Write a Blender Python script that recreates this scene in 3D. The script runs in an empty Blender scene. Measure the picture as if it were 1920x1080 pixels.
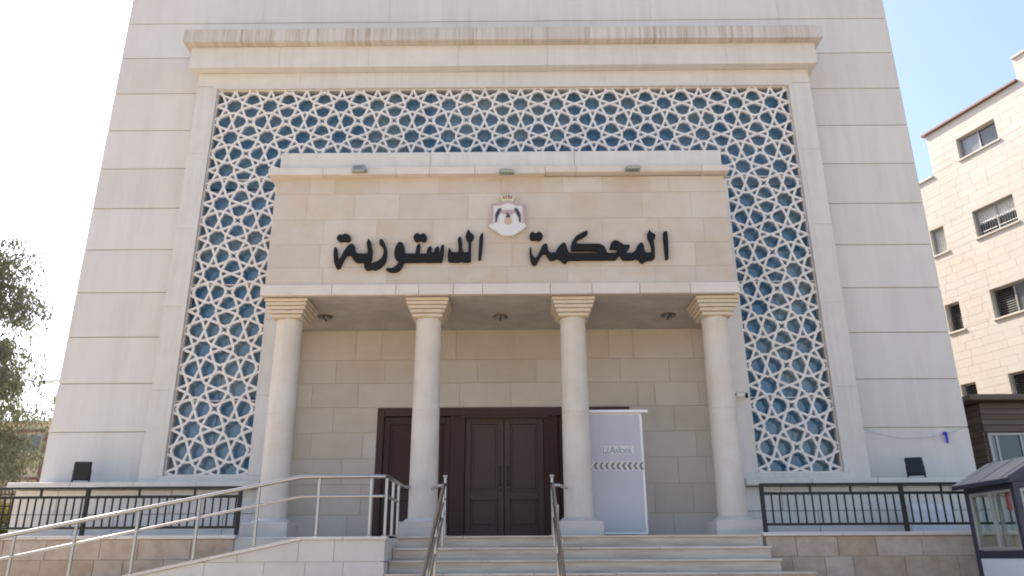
import bpy, bmesh, math, random
from mathutils import Vector, Matrix, Euler
random.seed(11)
D = bpy.data
S = bpy.context.scene
COL = S.collection
rad = math.radians

# ------------------------------------------------------------------ camera, sky, sun, exposure
cam_d = D.cameras.new("camera"); cam = D.objects.new("camera", cam_d); COL.objects.link(cam)
cam_d.sensor_width = 36; cam_d.lens = 1440.96 / 1920 * 36
cam_d.clip_start = 0.1; cam_d.clip_end = 1000
PITCH, YAW, ROLL = 0.3373, -0.0044, -0.0051
cy, sy = math.cos(YAW), math.sin(YAW)
fwd = Vector((sy * math.cos(PITCH), cy * math.cos(PITCH), math.sin(PITCH)))
r0 = Vector((cy, -sy, 0)); u0 = r0.cross(fwd)
rt = r0 * math.cos(ROLL) + u0 * math.sin(ROLL); up = -r0 * math.sin(ROLL) + u0 * math.cos(ROLL)
CAM = Vector((0.2306, -13.345, 1.6))
cam.matrix_world = Matrix(((rt.x, up.x, -fwd.x, CAM.x), (rt.y, up.y, -fwd.y, CAM.y), (rt.z, up.z, -fwd.z, CAM.z), (0, 0, 0, 1)))
S.camera = cam

SUN_EL = rad(48); sx, syy = -0.68, 0.73
w = D.worlds.new("World"); S.world = w; w.use_nodes = True
nt = w.node_tree; nt.nodes.clear()
sky = nt.nodes.new("ShaderNodeTexSky"); sky.sky_type = 'NISHITA'; sky.sun_disc = False
sky.sun_elevation = SUN_EL; sky.sun_rotation = math.atan2(sx, syy)
sky.air_density = 1.0; sky.dust_density = 6.0; sky.ozone_density = 1.3; sky.altitude = 800
bg = nt.nodes.new("ShaderNodeBackground"); bg.inputs[1].default_value = 0.15
wo = nt.nodes.new("ShaderNodeOutputWorld")
nt.links.new(sky.outputs[0], bg.inputs[0]); nt.links.new(bg.outputs[0], wo.inputs[0])
sun_d = D.lights.new("sun", 'SUN'); sun_d.energy = 4.2; sun_d.angle = rad(0.5); sun_d.color = (1.0, 0.92, 0.80)
sun = D.objects.new("sun", sun_d); COL.objects.link(sun)
sv = Vector((sx * math.cos(SUN_EL), syy * math.cos(SUN_EL), math.sin(SUN_EL)))
sun.rotation_euler = sv.to_track_quat('Z', 'Y').to_euler(); sun.location = (-20, 20, 30)
S.view_settings.view_transform = 'Standard'; S.view_settings.look = 'None'
S.view_settings.exposure = 1.28; S.view_settings.gamma = 1; S.view_settings.use_curve_mapping = False
S.cycles.pixel_filter_type = 'BLACKMAN_HARRIS'; S.cycles.filter_width = 1.9

# ------------------------------------------------------------------ helpers
def wl(o):
    v = Vector((0, 0, 0))
    while o is not None:
        v += o.location; o = o.parent
    return v

class MB:
    def __init__(s): s.v = []; s.f = []
    def add(s, vs, fs):
        n = len(s.v); s.v += [tuple(p) for p in vs]; s.f += [tuple(n + i for i in f) for f in fs]; return s
    def box(s, x0, x1, y0, y1, z0, z1):
        return s.add([(x0, y0, z0), (x1, y0, z0), (x1, y1, z0), (x0, y1, z0), (x0, y0, z1), (x1, y0, z1), (x1, y1, z1), (x0, y1, z1)],
                     [(0, 3, 2, 1), (4, 5, 6, 7), (0, 1, 5, 4), (1, 2, 6, 5), (2, 3, 7, 6), (3, 0, 4, 7)])
    def cbox(s, x0, x1, y0, y1, z0, z1, c=0.006):
        # box with chamfered edges all round
        bm = bmesh.new(); bmesh.ops.create_cube(bm, size=1)
        for v in bm.verts: v.co = Vector(((x0 + x1) / 2 + v.co.x * (x1 - x0), (y0 + y1) / 2 + v.co.y * (y1 - y0), (z0 + z1) / 2 + v.co.z * (z1 - z0)))
        bmesh.ops.bevel(bm, geom=bm.edges[:], offset=c, segments=1, affect='EDGES')
        bm.verts.index_update(); s.add([v.co[:] for v in bm.verts], [[v.index for v in f.verts] for f in bm.faces]); bm.free(); return s
    def tube(s, p0, p1, r, n=10, r1=None):
        p0, p1 = Vector(p0), Vector(p1); d = (p1 - p0).normalized()
        a = d.orthogonal().normalized(); b = d.cross(a); r1 = r if r1 is None else r1
        vs = []
        for p, q in ((p0, r), (p1, r1)):
            for i in range(n):
                t = 2 * math.pi * i / n; vs.append(p + (a * math.cos(t) + b * math.sin(t)) * q)
        fs = [(i, (i + 1) % n, n + (i + 1) % n, n + i) for i in range(n)] + [tuple(range(n - 1, -1, -1)), tuple(range(n, 2 * n))]
        return s.add(vs, fs)
    def path(s, pts, r, n=10):
        # one smooth tube along a polyline
        P = [Vector(p) for p in pts]; rings = []
        for i, p in enumerate(P):
            d = ((P[i] - P[i - 1]).normalized() if i else Vector()) + ((P[i + 1] - P[i]).normalized() if i < len(P) - 1 else Vector())
            d.normalize(); ref = Vector((0, 0, 1)) if abs(d.z) < 0.9 else Vector((0, 1, 0))
            a = d.cross(ref).normalized(); b = d.cross(a)
            rings.append([p + (a * math.cos(2 * math.pi * k / n) + b * math.sin(2 * math.pi * k / n)) * r for k in range(n)])
        vs = [v for q in rings for v in q]; fs = []
        for i in range(len(P) - 1):
            fs += [(i * n + k, i * n + (k + 1) % n, (i + 1) * n + (k + 1) % n, (i + 1) * n + k) for k in range(n)]
        fs += [tuple(range(n - 1, -1, -1)), tuple(range((len(P) - 1) * n, len(P) * n))]
        return s.add(vs, fs)
    def lathe(s, cx, cyy, prof, n=40):
        vs = []; m = len(prof)
        for r, z in prof:
            for i in range(n): t = 2 * math.pi * i / n; vs.append((cx + r * math.cos(t), cyy + r * math.sin(t), z))
        fs = [(j * n + i, j * n + (i + 1) % n, (j + 1) * n + (i + 1) % n, (j + 1) * n + i) for j in range(m - 1) for i in range(n)]
        fs += [tuple(range(n - 1, -1, -1)), tuple(range((m - 1) * n, m * n))]
        return s.add(vs, fs)
    def prism(s, poly, y0, y1):
        # polygon in XZ extruded along Y
        n = len(poly); vs = [(x, y0, z) for x, z in poly] + [(x, y1, z) for x, z in poly]
        fs = [tuple(range(n)), tuple(range(2 * n - 1, n - 1, -1))] + [(i, n + i, n + (i + 1) % n, (i + 1) % n) for i in range(n)]
        return s.add(vs, fs)
    def prismx(s, poly, x0, x1):
        # polygon in YZ extruded along X
        n = len(poly); vs = [(x0, y, z) for y, z in poly] + [(x1, y, z) for y, z in poly]
        fs = [tuple(range(n)), tuple(range(2 * n - 1, n - 1, -1))] + [(i, n + i, n + (i + 1) % n, (i + 1) % n) for i in range(n)]
        return s.add(vs, fs)
    def mesh(s, name, off=Vector((0, 0, 0))):
        me = D.meshes.new(name)
        me.from_pydata([(x - off[0], y - off[1], z - off[2]) for x, y, z in s.v], [], s.f)
        bm = bmesh.new(); bm.from_mesh(me); bmesh.ops.recalc_face_normals(bm, faces=bm.faces[:]); bm.to_mesh(me); bm.free()
        return me
    def build(s, name, mat, parent=None, smooth=False, local=False, kind=None):
        off = Vector((0, 0, 0)) if (parent is None or local) else wl(parent)
        # keep origin at the piece's own centre-bottom
        xs = [p[0] for p in s.v]; ys = [p[1] for p in s.v]; zs = [p[2] for p in s.v]
        o0 = Vector(((min(xs) + max(xs)) / 2, (min(ys) + max(ys)) / 2, min(zs)))
        me = s.mesh(name, o0); me.materials.append(mat)
        if smooth:
            for p in me.polygons: p.use_smooth = True
            try: me.set_sharp_from_angle(angle=rad(35))
            except Exception: pass
        o = D.objects.new(name, me); COL.objects.link(o); o.location = o0 - off; o.parent = parent
        if kind: o['kind'] = kind
        return o

def thing(name, label, cat, loc=(0, 0, 0), rz=0, group=None):
    o = D.objects.new(name, None); COL.objects.link(o); o.location = loc; o.rotation_euler = (0, 0, rz)
    o.empty_display_size = 0.3
    o['label'] = label; o['category'] = cat
    if group: o['group'] = group
    return o
def tag(o, label, cat, group=None):
    o['label'] = label; o['category'] = cat
    if group: o['group'] = group
    return o
def struct(o): o['kind'] = 'structure'; return o

def clip(poly, a, b, c):
    # keep the side a*x + b*y <= c
    out = []
    for i, p in enumerate(poly):
        q = poly[(i + 1) % len(poly)]; dp = a * p[0] + b * p[1] - c; dq = a * q[0] + b * q[1] - c
        if dp <= 0: out.append(p)
        if (dp < 0 < dq) or (dq < 0 < dp):
            t = dp / (dp - dq); out.append((p[0] + (q[0] - p[0]) * t, p[1] + (q[1] - p[1]) * t))
    return out

# ------------------------------------------------------------------ materials
def mat(name, col, rough=0.7, metal=0.0, var=0.0, scale=1.0, obj_var=0.0, col2=None, mix=0.5, mscale=2.0, bump=0.0, bscale=60.0,
        streak=0.0, streak_col=(0.2, 0.15, 0.1), streak_scale=(6, 1, 0.6), spec=0.5, stretch=(1, 1, 1), trans=0.0):
    m = D.materials.new(name); m.use_nodes = True; t = m.node_tree; N = t.nodes; L = t.links
    b = N['Principled BSDF']; b.inputs['Roughness'].default_value = rough; b.inputs['Metallic'].default_value = metal
    b.inputs['Specular IOR Level'].default_value = spec
    geo = N.new('ShaderNodeNewGeometry'); pos = geo.outputs['Position']
    def noise(scl, detail=5, st=(1, 1, 1)):
        mp = N.new('ShaderNodeMapping'); mp.inputs['Scale'].default_value = st; L.new(pos, mp.inputs[0])
        n = N.new('ShaderNodeTexNoise'); n.inputs['Scale'].default_value = scl; n.inputs['Detail'].default_value = detail; n.inputs['Roughness'].default_value = 0.6
        L.new(mp.outputs[0], n.inputs['Vector']); return n.outputs['Fac']
    def rampd(fac, p0, p1):
        r = N.new('ShaderNodeMapRange'); r.inputs['From Min'].default_value = p0; r.inputs['From Max'].default_value = p1; L.new(fac, r.inputs['Value']); return r.outputs[0]
    rgb = N.new('ShaderNodeRGB'); rgb.outputs[0].default_value = (*col, 1); out = rgb.outputs[0]
    def mixc(fac, a, bcol):
        mx = N.new('ShaderNodeMix'); mx.data_type = 'RGBA'
        if hasattr(fac, 'is_linked'): L.new(fac, mx.inputs[0])
        else: mx.inputs[0].default_value = fac
        L.new(a, mx.inputs[6])
        if isinstance(bcol, tuple): mx.inputs[7].default_value = (*bcol, 1)
        else: L.new(bcol, mx.inputs[7])
        return mx.outputs[2]
    def math_(op, a, c):
        mm = N.new('ShaderNodeMath'); mm.operation = op
        for i, q in enumerate((a, c)):
            if hasattr(q, 'is_linked'): L.new(q, mm.inputs[i])
            else: mm.inputs[i].default_value = q
        return mm.outputs[0]
    if col2 is not None:
        out = mixc(math_('MULTIPLY', rampd(noise(mscale, 6, stretch), 0.42, 0.68), mix), out, col2)
    if streak:
        f = math_('MULTIPLY', rampd(noise(1.0, 4, streak_scale), 0.42, 0.7), streak)
        f = math_('MULTIPLY', f, rampd(noise(0.9, 3), 0.3, 0.6)); out = mixc(f, out, streak_col)
    hsv = N.new('ShaderNodeHueSaturation'); L.new(out, hsv.inputs['Color']); val = 1.0
    if var: val = math_('ADD', math_('MULTIPLY', math_('SUBTRACT', noise(scale, 6, stretch), 0.5), var * 2), 1.0)
    if obj_var:
        oi = N.new('ShaderNodeObjectInfo')
        o2 = math_('ADD', math_('MULTIPLY', math_('SUBTRACT', oi.outputs['Random'], 0.5), obj_var * 2), 1.0)
        val = math_('MULTIPLY', val, o2)
        sat = math_('ADD', math_('MULTIPLY', math_('SUBTRACT', oi.outputs['Random'], 0.5), -obj_var * 3), 1.0)
        L.new(sat, hsv.inputs['Saturation'])
    if hasattr(val, 'is_linked'): L.new(val, hsv.inputs['Value'])
    L.new(hsv.outputs[0], b.inputs['Base Color'])
    if bump:
        bp = N.new('ShaderNodeBump'); bp.inputs['Strength'].default_value = bump; bp.inputs['Distance'].default_value = 0.01
        L.new(noise(bscale, 6), bp.inputs['Height']); L.new(bp.outputs[0], b.inputs['Normal'])
    if trans:
        tr = N.new('ShaderNodeBsdfTranslucent'); L.new(hsv.outputs[0], tr.inputs[0]); ms = N.new('ShaderNodeMixShader'); ms.inputs[0].default_value = trans
        L.new(b.outputs[0], ms.inputs[1]); L.new(tr.outputs[0], ms.inputs[2]); L.new(ms.outputs[0], N['Material Output'].inputs[0])
    return m

M = dict(
    panel=mat('pale_panel_stone', (0.625, 0.60, 0.555), 0.75, streak=0.35, streak_col=(0.45, 0.43, 0.39), streak_scale=(5, 1, 0.25), var=0.05, scale=0.6, obj_var=0.03, col2=(0.58, 0.535, 0.485), mix=0.5, mscale=1.6, stretch=(3, 1, 0.5), bump=0.08),
    frame=mat('pale_frame_stone', (0.625, 0.60, 0.55), 0.72, streak=0.4, streak_col=(0.46, 0.41, 0.36), streak_scale=(8, 1, 0.4), var=0.06, scale=1.2, obj_var=0.02, col2=(0.54, 0.50, 0.46), mix=0.4, mscale=3, bump=0.1),
    cornice=mat('stained_cornice_stone', (0.56, 0.525, 0.48), 0.8, var=0.08, scale=3, obj_var=0.05, streak=0.9, streak_col=(0.33, 0.25, 0.175), streak_scale=(13, 0.3, 0.3), bump=0.2),
    porch=mat('beige_limestone', (0.535, 0.475, 0.405), 0.75, var=0.07, scale=5, obj_var=0.05, col2=(0.50, 0.39, 0.27), mix=0.6, mscale=2.1, bump=0.15),
    porch_in=mat('warm_limestone', (0.53, 0.465, 0.385), 0.75, var=0.06, scale=4, obj_var=0.06, col2=(0.44, 0.36, 0.27), mix=0.4, mscale=1.8, bump=0.12),
    fascia=mat('light_limestone', (0.63, 0.57, 0.51), 0.72, var=0.06, scale=4, obj_var=0.05, col2=(0.52, 0.42, 0.33), mix=0.35, mscale=2.5, bump=0.1),
    column=mat('cream_column_stone', (0.61, 0.555, 0.48), 0.65, var=0.09, scale=5, streak=0.35, streak_col=(0.46, 0.39, 0.31), streak_scale=(9, 9, 0.9), col2=(0.54, 0.45, 0.34), mix=0.5, mscale=2.4, bump=0.1),
    capital=mat('yellow_capital_stone', (0.60, 0.51, 0.385), 0.7, var=0.10, scale=9, col2=(0.50, 0.34, 0.20), mix=0.4, mscale=7, bump=0.2),
    marble=mat('veined_grey_marble', (0.57, 0.52, 0.46), 0.5, var=0.10, scale=6, obj_var=0.05, col2=(0.42, 0.40, 0.39), mix=0.5, mscale=3, stretch=(1, 1, 5), bump=0.05),
    step=mat('worn_step_stone', (0.585, 0.505, 0.41), 0.65, var=0.10, scale=4, obj_var=0.07, col2=(0.33, 0.27, 0.21), mix=0.55, mscale=1.6, stretch=(1, 2, 7), bump=0.1),
    riser=mat('brown_stained_riser', (0.56, 0.48, 0.385), 0.65, var=0.10, scale=4, col2=(0.34, 0.25, 0.17), mix=0.7, mscale=1.5, stretch=(1, 2, 9), bump=0.1),
    rough=mat('brown_beige_rough_stone', (0.49, 0.385, 0.29), 0.85, var=0.13, scale=14, obj_var=0.10, col2=(0.36, 0.26, 0.18), mix=0.8, mscale=5, bump=0.5, bscale=35),
    ramp=mat('pale_ramp_stone', (0.58, 0.54, 0.49), 0.7, var=0.06, scale=4, obj_var=0.04, col2=(0.46, 0.43, 0.38), mix=0.5, mscale=2.4, bump=0.1),
    joint=mat('dark_joint_mortar', (0.34, 0.29, 0.235), 0.9, var=0.1, scale=6),
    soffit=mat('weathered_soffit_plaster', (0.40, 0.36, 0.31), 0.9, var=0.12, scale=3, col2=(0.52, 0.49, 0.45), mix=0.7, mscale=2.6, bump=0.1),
    lattice=mat('white_cast_lattice', (0.70, 0.655, 0.60), 0.65, var=0.05, scale=2, bump=0.08),
    wood=mat('dark_brown_door_wood', (0.060, 0.031, 0.024), 0.6, var=0.25, scale=6, stretch=(6, 6, 0.5), obj_var=0.12, bump=0.1, spec=0.25),
    wood_leaf=mat('brown_door_leaf_wood', (0.078, 0.047, 0.034), 0.5, var=0.3, scale=7, stretch=(7, 7, 0.5), bump=0.12, spec=0.3),
    wood2=mat('brown_annex_wood', (0.105, 0.075, 0.058), 0.6, var=0.3, scale=5, stretch=(0.5, 0.5, 7), obj_var=0.15, bump=0.2),
    black=mat('black_sign_metal', (0.009, 0.009, 0.009), 0.65, spec=0.25, var=0.1, scale=4),
    lamp_black=mat('black_lamp_casing', (0.012, 0.013, 0.013), 0.55, var=0.15, scale=9),
    grey_cast=mat('grey_lamp_casing', (0.30, 0.32, 0.30), 0.5, var=0.1, scale=8),
    rail=mat('black_painted_rail', (0.022, 0.022, 0.020), 0.5, var=0.15, scale=7, spec=0.3),
    steel=mat('brushed_stainless_steel', (0.42, 0.405, 0.385), 0.3, metal=1.0, var=0.08, scale=12),
    white=mat('white_painted_board', (0.80, 0.78, 0.74), 0.4, var=0.02, scale=2),
    lavender=mat('lavender_film', (0.48, 0.46, 0.485), 0.45, var=0.06, scale=1.6, col2=(0.54, 0.52, 0.535), mix=0.5, mscale=1.3),
    strip=mat('grey_print_strip', (0.62, 0.61, 0.57), 0.5, var=0.03),
    print_dark=mat('dark_grey_print', (0.15, 0.16, 0.14), 0.5, var=0.05),
    print_green=mat('grey_green_print', (0.19, 0.27, 0.25), 0.5, var=0.05),
    eblue=mat('emblem_white_enamel', (0.62, 0.61, 0.585), 0.5, var=0.02),
    ered=mat('emblem_dark_red', (0.28, 0.10, 0.11), 0.5, var=0.05),
    edark=mat('emblem_black', (0.05, 0.045, 0.055), 0.5, var=0.05),
    epink=mat('emblem_dusty_red', (0.42, 0.31, 0.31), 0.5, var=0.05),
    eorange=mat('emblem_terracotta', (0.50, 0.35, 0.27), 0.5, var=0.05),
    egold=mat('emblem_pale_gold', (0.60, 0.54, 0.37), 0.45, var=0.05),
    apt=mat('sunlit_cream_stone', (0.53, 0.49, 0.435), 0.8, var=0.06, scale=4, obj_var=0.03, col2=(0.51, 0.42, 0.33), mix=0.35, mscale=1.1, bump=0.3, bscale=25),
    apt_joint=mat('cream_mortar', (0.54, 0.49, 0.425), 0.9, var=0.05),
    maroon=mat('maroon_coping', (0.17, 0.085, 0.07), 0.6, var=0.1, scale=5),
    alu=mat('grey_aluminium_frame', (0.34, 0.34, 0.33), 0.4, metal=0.3, var=0.06, scale=5),
    dark_in=mat('dark_room_behind', (0.02, 0.02, 0.022), 0.8, var=0.1),
    curtain=mat('white_lace_curtain', (0.72, 0.70, 0.66), 0.8, var=0.25, scale=9),
    shutter=mat('dark_louvre', (0.055, 0.052, 0.05), 0.6, var=0.2, scale=9),
    lamp_bronze=mat('bronze_lamp_ring', (0.13, 0.10, 0.08), 0.5, var=0.1),
    navy=mat('dark_navy_booth_paint', (0.022, 0.024, 0.045), 0.35, var=0.1, scale=4),
    roofing=mat('grey_sheet_roof', (0.30, 0.285, 0.265), 0.5, metal=0.2, var=0.1, scale=4, col2=(0.36, 0.35, 0.33), mix=0.6, mscale=2),
    booth_white=mat('white_booth_panel', (0.62, 0.64, 0.68), 0.4, var=0.04),
    red=mat('red_plastic', (0.45, 0.03, 0.03), 0.4, var=0.05),
    blue=mat('bright_blue_plastic', (0.02, 0.03, 0.42), 0.45, var=0.05),
    pale_blue=mat('pale_blue_grey_casing', (0.56, 0.585, 0.63), 0.5, var=0.08, scale=3),
    cable=mat('grey_cable', (0.36, 0.35, 0.33), 0.6, var=0.05),
    paving=mat('beige_stone_paving', (0.50, 0.41, 0.30), 0.9, var=0.15, scale=1.5, bump=0.2),
    asphalt=mat('asphalt', (0.05, 0.05, 0.05), 0.95, var=0.15, scale=6, bump=0.3),
    earth=mat('dry_earth', (0.30, 0.24, 0.17), 0.95, var=0.2, scale=1.2),
    bark=mat('grey_brown_bark', (0.16, 0.13, 0.10), 0.9, var=0.25, scale=12, bump=0.5),
    leaf=mat('grey_green_leaves', (0.125, 0.135, 0.095), 0.6, obj_var=0.02, var=0.5, scale=1.2, col2=(0.15, 0.155, 0.07), mix=0.7, mscale=0.8, trans=0.45),
    leaf_y=mat('yellow_green_leaves', (0.34, 0.27, 0.05), 0.6, var=0.4, scale=3, col2=(0.10, 0.13, 0.03), mix=0.8, mscale=1.5, trans=0.35),
    cream=mat('cream_plaster', (0.55, 0.47, 0.34), 0.85, var=0.06, scale=2),
)
def glass(name, col, rough=0.06, tint=None, alpha=None):
    m = mat(name, col, rough, var=0.35, scale=1.6, obj_var=0.22, spec=0.7)
    return m
M['glass_blue'] = mat('blue_glass_painted_reflections', (0.075, 0.165, 0.275), 0.14, var=0.25, scale=2.2, obj_var=0.10, col2=(0.18, 0.24, 0.235), mix=0.9, mscale=1.05, spec=0.8)  # grey-green blotches are reflections of trees painted into the blue glass colour
M['joint_in'] = mat('light_mortar', (0.50, 0.435, 0.36), 0.9, var=0.08, scale=5)
M['glass_dark'] = glass('dark_window_glass', (0.05, 0.055, 0.06))
M['glass_grey'] = glass('grey_window_glass', (0.16, 0.17, 0.18))
def clear_glass():
    m = D.materials.new('clear_booth_glass'); m.use_nodes = True; t = m.node_tree; N = t.nodes; L = t.links
    N.remove(N['Principled BSDF']); tr = N.new('ShaderNodeBsdfTransparent'); tr.inputs[0].default_value = (0.90, 0.93, 0.92, 1)
    gl = N.new('ShaderNodeBsdfGlossy'); gl.inputs['Roughness'].default_value = 0.05; fr = N.new('ShaderNodeLayerWeight'); fr.inputs[0].default_value = 0.12
    mx = N.new('ShaderNodeMixShader'); L.new(fr.outputs['Facing'], mx.inputs[0]); L.new(tr.outputs[0], mx.inputs[1]); L.new(gl.outputs[0], mx.inputs[2])
    L.new(mx.outputs[0], N['Material Output'].inputs[0]); return m
M['glass_clear'] = clear_glass()

# stones: shared bevelled blocks, each an object of its own
_sc = {}
def stone_mesh(wd, ht, dp, m, name='stone'):  # chamfered block
    k = (round(wd, 3), round(ht, 3), round(dp, 3), m.name)
    if k not in _sc:
        a, h, c = wd / 2, ht, (0.0015 if m in (M['apt'], M['porch']) else 0.0025)
        vs = [(-a, dp, 0), (a, dp, 0), (a, dp, h), (-a, dp, h), (-a, c, 0), (a, c, 0), (a, c, h), (-a, c, h),
              (-a + c, 0, c), (a - c, 0, c), (a - c, 0, h - c), (-a + c, 0, h - c)]
        fs = [(8, 9, 10, 11), (4, 5, 9, 8), (5, 6, 10, 9), (6, 7, 11, 10), (7, 4, 8, 11), (0, 1, 5, 4), (1, 2, 6, 5), (2, 3, 7, 6), (3, 0, 4, 7)]
        me = D.meshes.new(name); me.from_pydata(vs, [], fs); me.materials.append(m); _sc[k] = me
    return _sc[k]
def stone(parent, x0, x1, z0, z1, y, m, dp=0.05, gap=0.011, name='stone', jit=0.0015, local=False):
    me = stone_mesh(x1 - x0 - gap, z1 - z0 - gap, dp, m)
    o = D.objects.new(name, me); COL.objects.link(o); o.parent = parent
    off = Vector((0, 0, 0)) if local else wl(parent)
    o.location = Vector(((x0 + x1) / 2, y + random.uniform(-jit, jit), z0 + gap / 2)) - off
    return o
def courses(parent, x0, x1, zs, y, m, pitch=0.95, dp=0.05, joints=None, holes=(), gap=0.011, name='stone', rnd=0.22, local=False, sink=None):
    res = []
    for i in range(len(zs) - 1):
        za, zb = zs[i], zs[i + 1]
        if joints and i < len(joints) and joints[i] is not None: xs = [x0] + [j for j in joints[i] if x0 + .05 < j < x1 - .05] + [x1]
        else:
            xs = [x0]; x = x0 + pitch * (0.5 if i % 2 else 1.0) * random.uniform(0.85, 1.1)
            while x < x1 - pitch * 0.35: xs.append(x); x += pitch * random.uniform(1 - rnd, 1 + rnd)
            xs.append(x1)
        cuts = sorted({za, zb} | {q for h in holes for q in h[2:4] if za + 0.02 < q < zb - 0.02})
        for c in range(len(cuts) - 1):
            a, b = cuts[c], cuts[c + 1]; segs = [(xs[k], xs[k + 1]) for k in range(len(xs) - 1)]
            for hx0, hx1, hz0, hz1 in holes:
                if hz0 < (a + b) / 2 < hz1:
                    ns = []
                    for p, q in segs:
                        if q <= hx0 or p >= hx1: ns.append((p, q)); continue
                        if p < hx0 - 0.03: ns.append((p, hx0))
                        if q > hx1 + 0.03: ns.append((hx1, q))
                    segs = ns
            for p, q in segs:
                if sink is not None: sink.append((p, q, a, b, y, m, dp, gap))
                else: res.append(stone(parent, p, q, a, b, y, m, dp, gap, name, local=local))
    return res
# ------------------------------------------------------------------ setting: ground, terraces, stairs
def slab(name, x0, x1, y0, y1, z0, z1, m):
    return struct(MB().box(x0, x1, y0, y1, z0, z1).build(name, m))
struct(MB().box(-260, 260, -260, 260, -0.2, 0.0).build('ground', M['earth']))
struct(MB().box(-60, 60, -42, -5.9, 0.0, 0.12).build('bounce_forecourt', M['paving']))  # unseen forecourt, enlarged and coloured beige to bounce warm sunlight at the facade
struct(MB().add([(-160, -56, 0.004), (160, -56, 0.004), (160, -42.2, 0.004), (-160, -42.2, 0.004)], [(0, 1, 2, 3)]).build('road', M['asphalt']))
PZ = 1.885
slab('entrance_platform', -3.68, 3.62, -2.17, 0.22, 0.0, PZ - 0.03, M['ramp'])
slab('terrace_floor', 3.64, 12.0, -2.12, 0.2, 1.2, 1.895, M['paving'])
slab('terrace_floor', -13.0, -3.70, -2.12, 0.2, 1.2, 1.895, M['paving'])
slab('raised_ground', -60, -8.2, 0.25, 60, 0.0, 1.87, M['earth'])
slab('raised_ground', 8.5, 60, 0.25, 60, 0.0, 1.6, M['earth'])

# stairs: each step a riser of stone with its own tread slabs
stairs = D.objects.new('stairs', None); COL.objects.link(stairs); stairs.location = (1.0, -4.0, 0); stairs['kind'] = 'structure'
ends = [3.60, 3.64, 3.66, 3.98]
for i in range(12):
    z1 = PZ - 0.157 * i; yf = -2.20 - 0.30 * i; xr = ends[i] if i < 4 else 4.3; xl = -1.43
    if i == 0: yb = -1.0
    else: yb = yf + 0.34
    riser = MB().box(xl, xr - 0.02, yf + 0.025, yf + 0.30, z1 - 0.157 - (0.0 if i < 11 else -0.0), z1 - 0.032).build('step', M['riser'], stairs)
    xs = [xl]; x = xl + random.uniform(0.6, 1.3)
    while x < xr - 0.5: xs.append(x); x += random.uniform(1.0, 1.6)
    xs.append(xr)
    for a, b in zip(xs[:-1], xs[1:]):
        MB().cbox(a + 0.002, b - 0.002, yf, yb - 0.03, z1 - 0.03, z1 - random.uniform(0, 0.002), 0.005).build('tread', M['step'], riser)
    MB().box(xl, xr - 0.03, yf + 0.27, -2.0, 0.0 if i > 8 else z1 - 0.5, z1 - 0.16).build('step_core', M['joint'], stairs) if i < 11 else None

# platform floor slabs behind the first tread
fl = D.objects.new('platform_paving', None); COL.objects.link(fl); fl.location = (0, -0.5, PZ); fl['kind'] = 'structure'
for gx in range(6):
    for gy in range(2):
        x0 = -3.66 + gx * 1.213
        if gy == 0 and x0 + 1.213 < -1.3: ya = -2.15
        else: ya = -1.0 if gy == 0 else -0.35
        yb = -0.36 if gy == 0 else 0.2
        MB().cbox(x0, x0 + 1.208, ya, yb, PZ - 0.029, PZ - 0.001, 0.004).build('paving_slab', M['marble'], fl)

# ------------------------------------------------------------------ the court building
B = thing('court_building', 'pale stone court building with blue glazed star lattice and a columned entrance porch', 'building', (0, 0.4, 0))
XL, XR = -8.09, 8.24
MB().box(XL + 0.03, XR - 0.03, 0.461, 15, 0.0, 15.6).box(XL + 0.031, -6.0, 0.414, 0.4608, 2.9, 15.59).box(6.0, XR - 0.031, 0.414, 0.4608, 2.9, 15.59).box(-5.999, 5.999, 0.414, 0.4608, 11.0, 15.59).build('wall', M['joint'], B)
zj = [2.87 + 0.8775 * i for i in range(15)]
FO = 6.17
for i in range(14):
    a, b = zj[i] + 0.008, zj[i + 1] - 0.008
    if zj[i + 1] < 11.7:
        MB().cbox(XL, -FO + 0.05, 0.40, 0.4135, a, b, 0.004).build('facade_panel', M['panel'], B)
        MB().cbox(FO - 0.02, XR, 0.40, 0.4135, a, b, 0.004).build('facade_panel', M['panel'], B)
    else:
        xs = [XL, -5.2, -2.45, 0.55, 3.2, 5.95, XR] if i % 2 else [XL, -3.9, -1.0, 1.9, 4.6, XR]
        for p, q in zip(xs[:-1], xs[1:]):
            MB().cbox(p + 0.0012, q - 0.0012, 0.40, 0.4135, a, b, 0.004).build('facade_panel', M['panel'], B)
    # side walls, seen only from beside
    MB().cbox(XL - 0.03, XL + 0.03, 0.42, 15, a, b, 0.008).build('side_panel', M['panel'], B)
    MB().cbox(XR - 0.03, XR + 0.03, 0.42, 15, a, b, 0.008).build('side_panel', M['panel'], B)

# plinth wall and its ledge
for sgn, x0, x1 in ((-1, -8.2, -3.86), (1, 3.86, 8.35)):
    MB().box(x0, x1, 0.0, 1.0, 0.0, 2.705).build('plinth_core', M['joint'], B)
    courses(B, x0, x1, [1.89, 2.31, 2.705], -0.05, M['frame'], 1.6, 0.06)
    xa, xb = (x0 - 0.05, -4.04) if sgn < 0 else (4.04, x1 + 0.05)
    n = 4
    for k in range(n):
        MB().cbox(xa + (xb - xa) * k / n + 0.002, xa + (xb - xa) * (k + 1) / n - 0.002, -0.25, 0.46, 2.71, 2.82, 0.012).build('ledge_stone', M['frame'], B)

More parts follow.
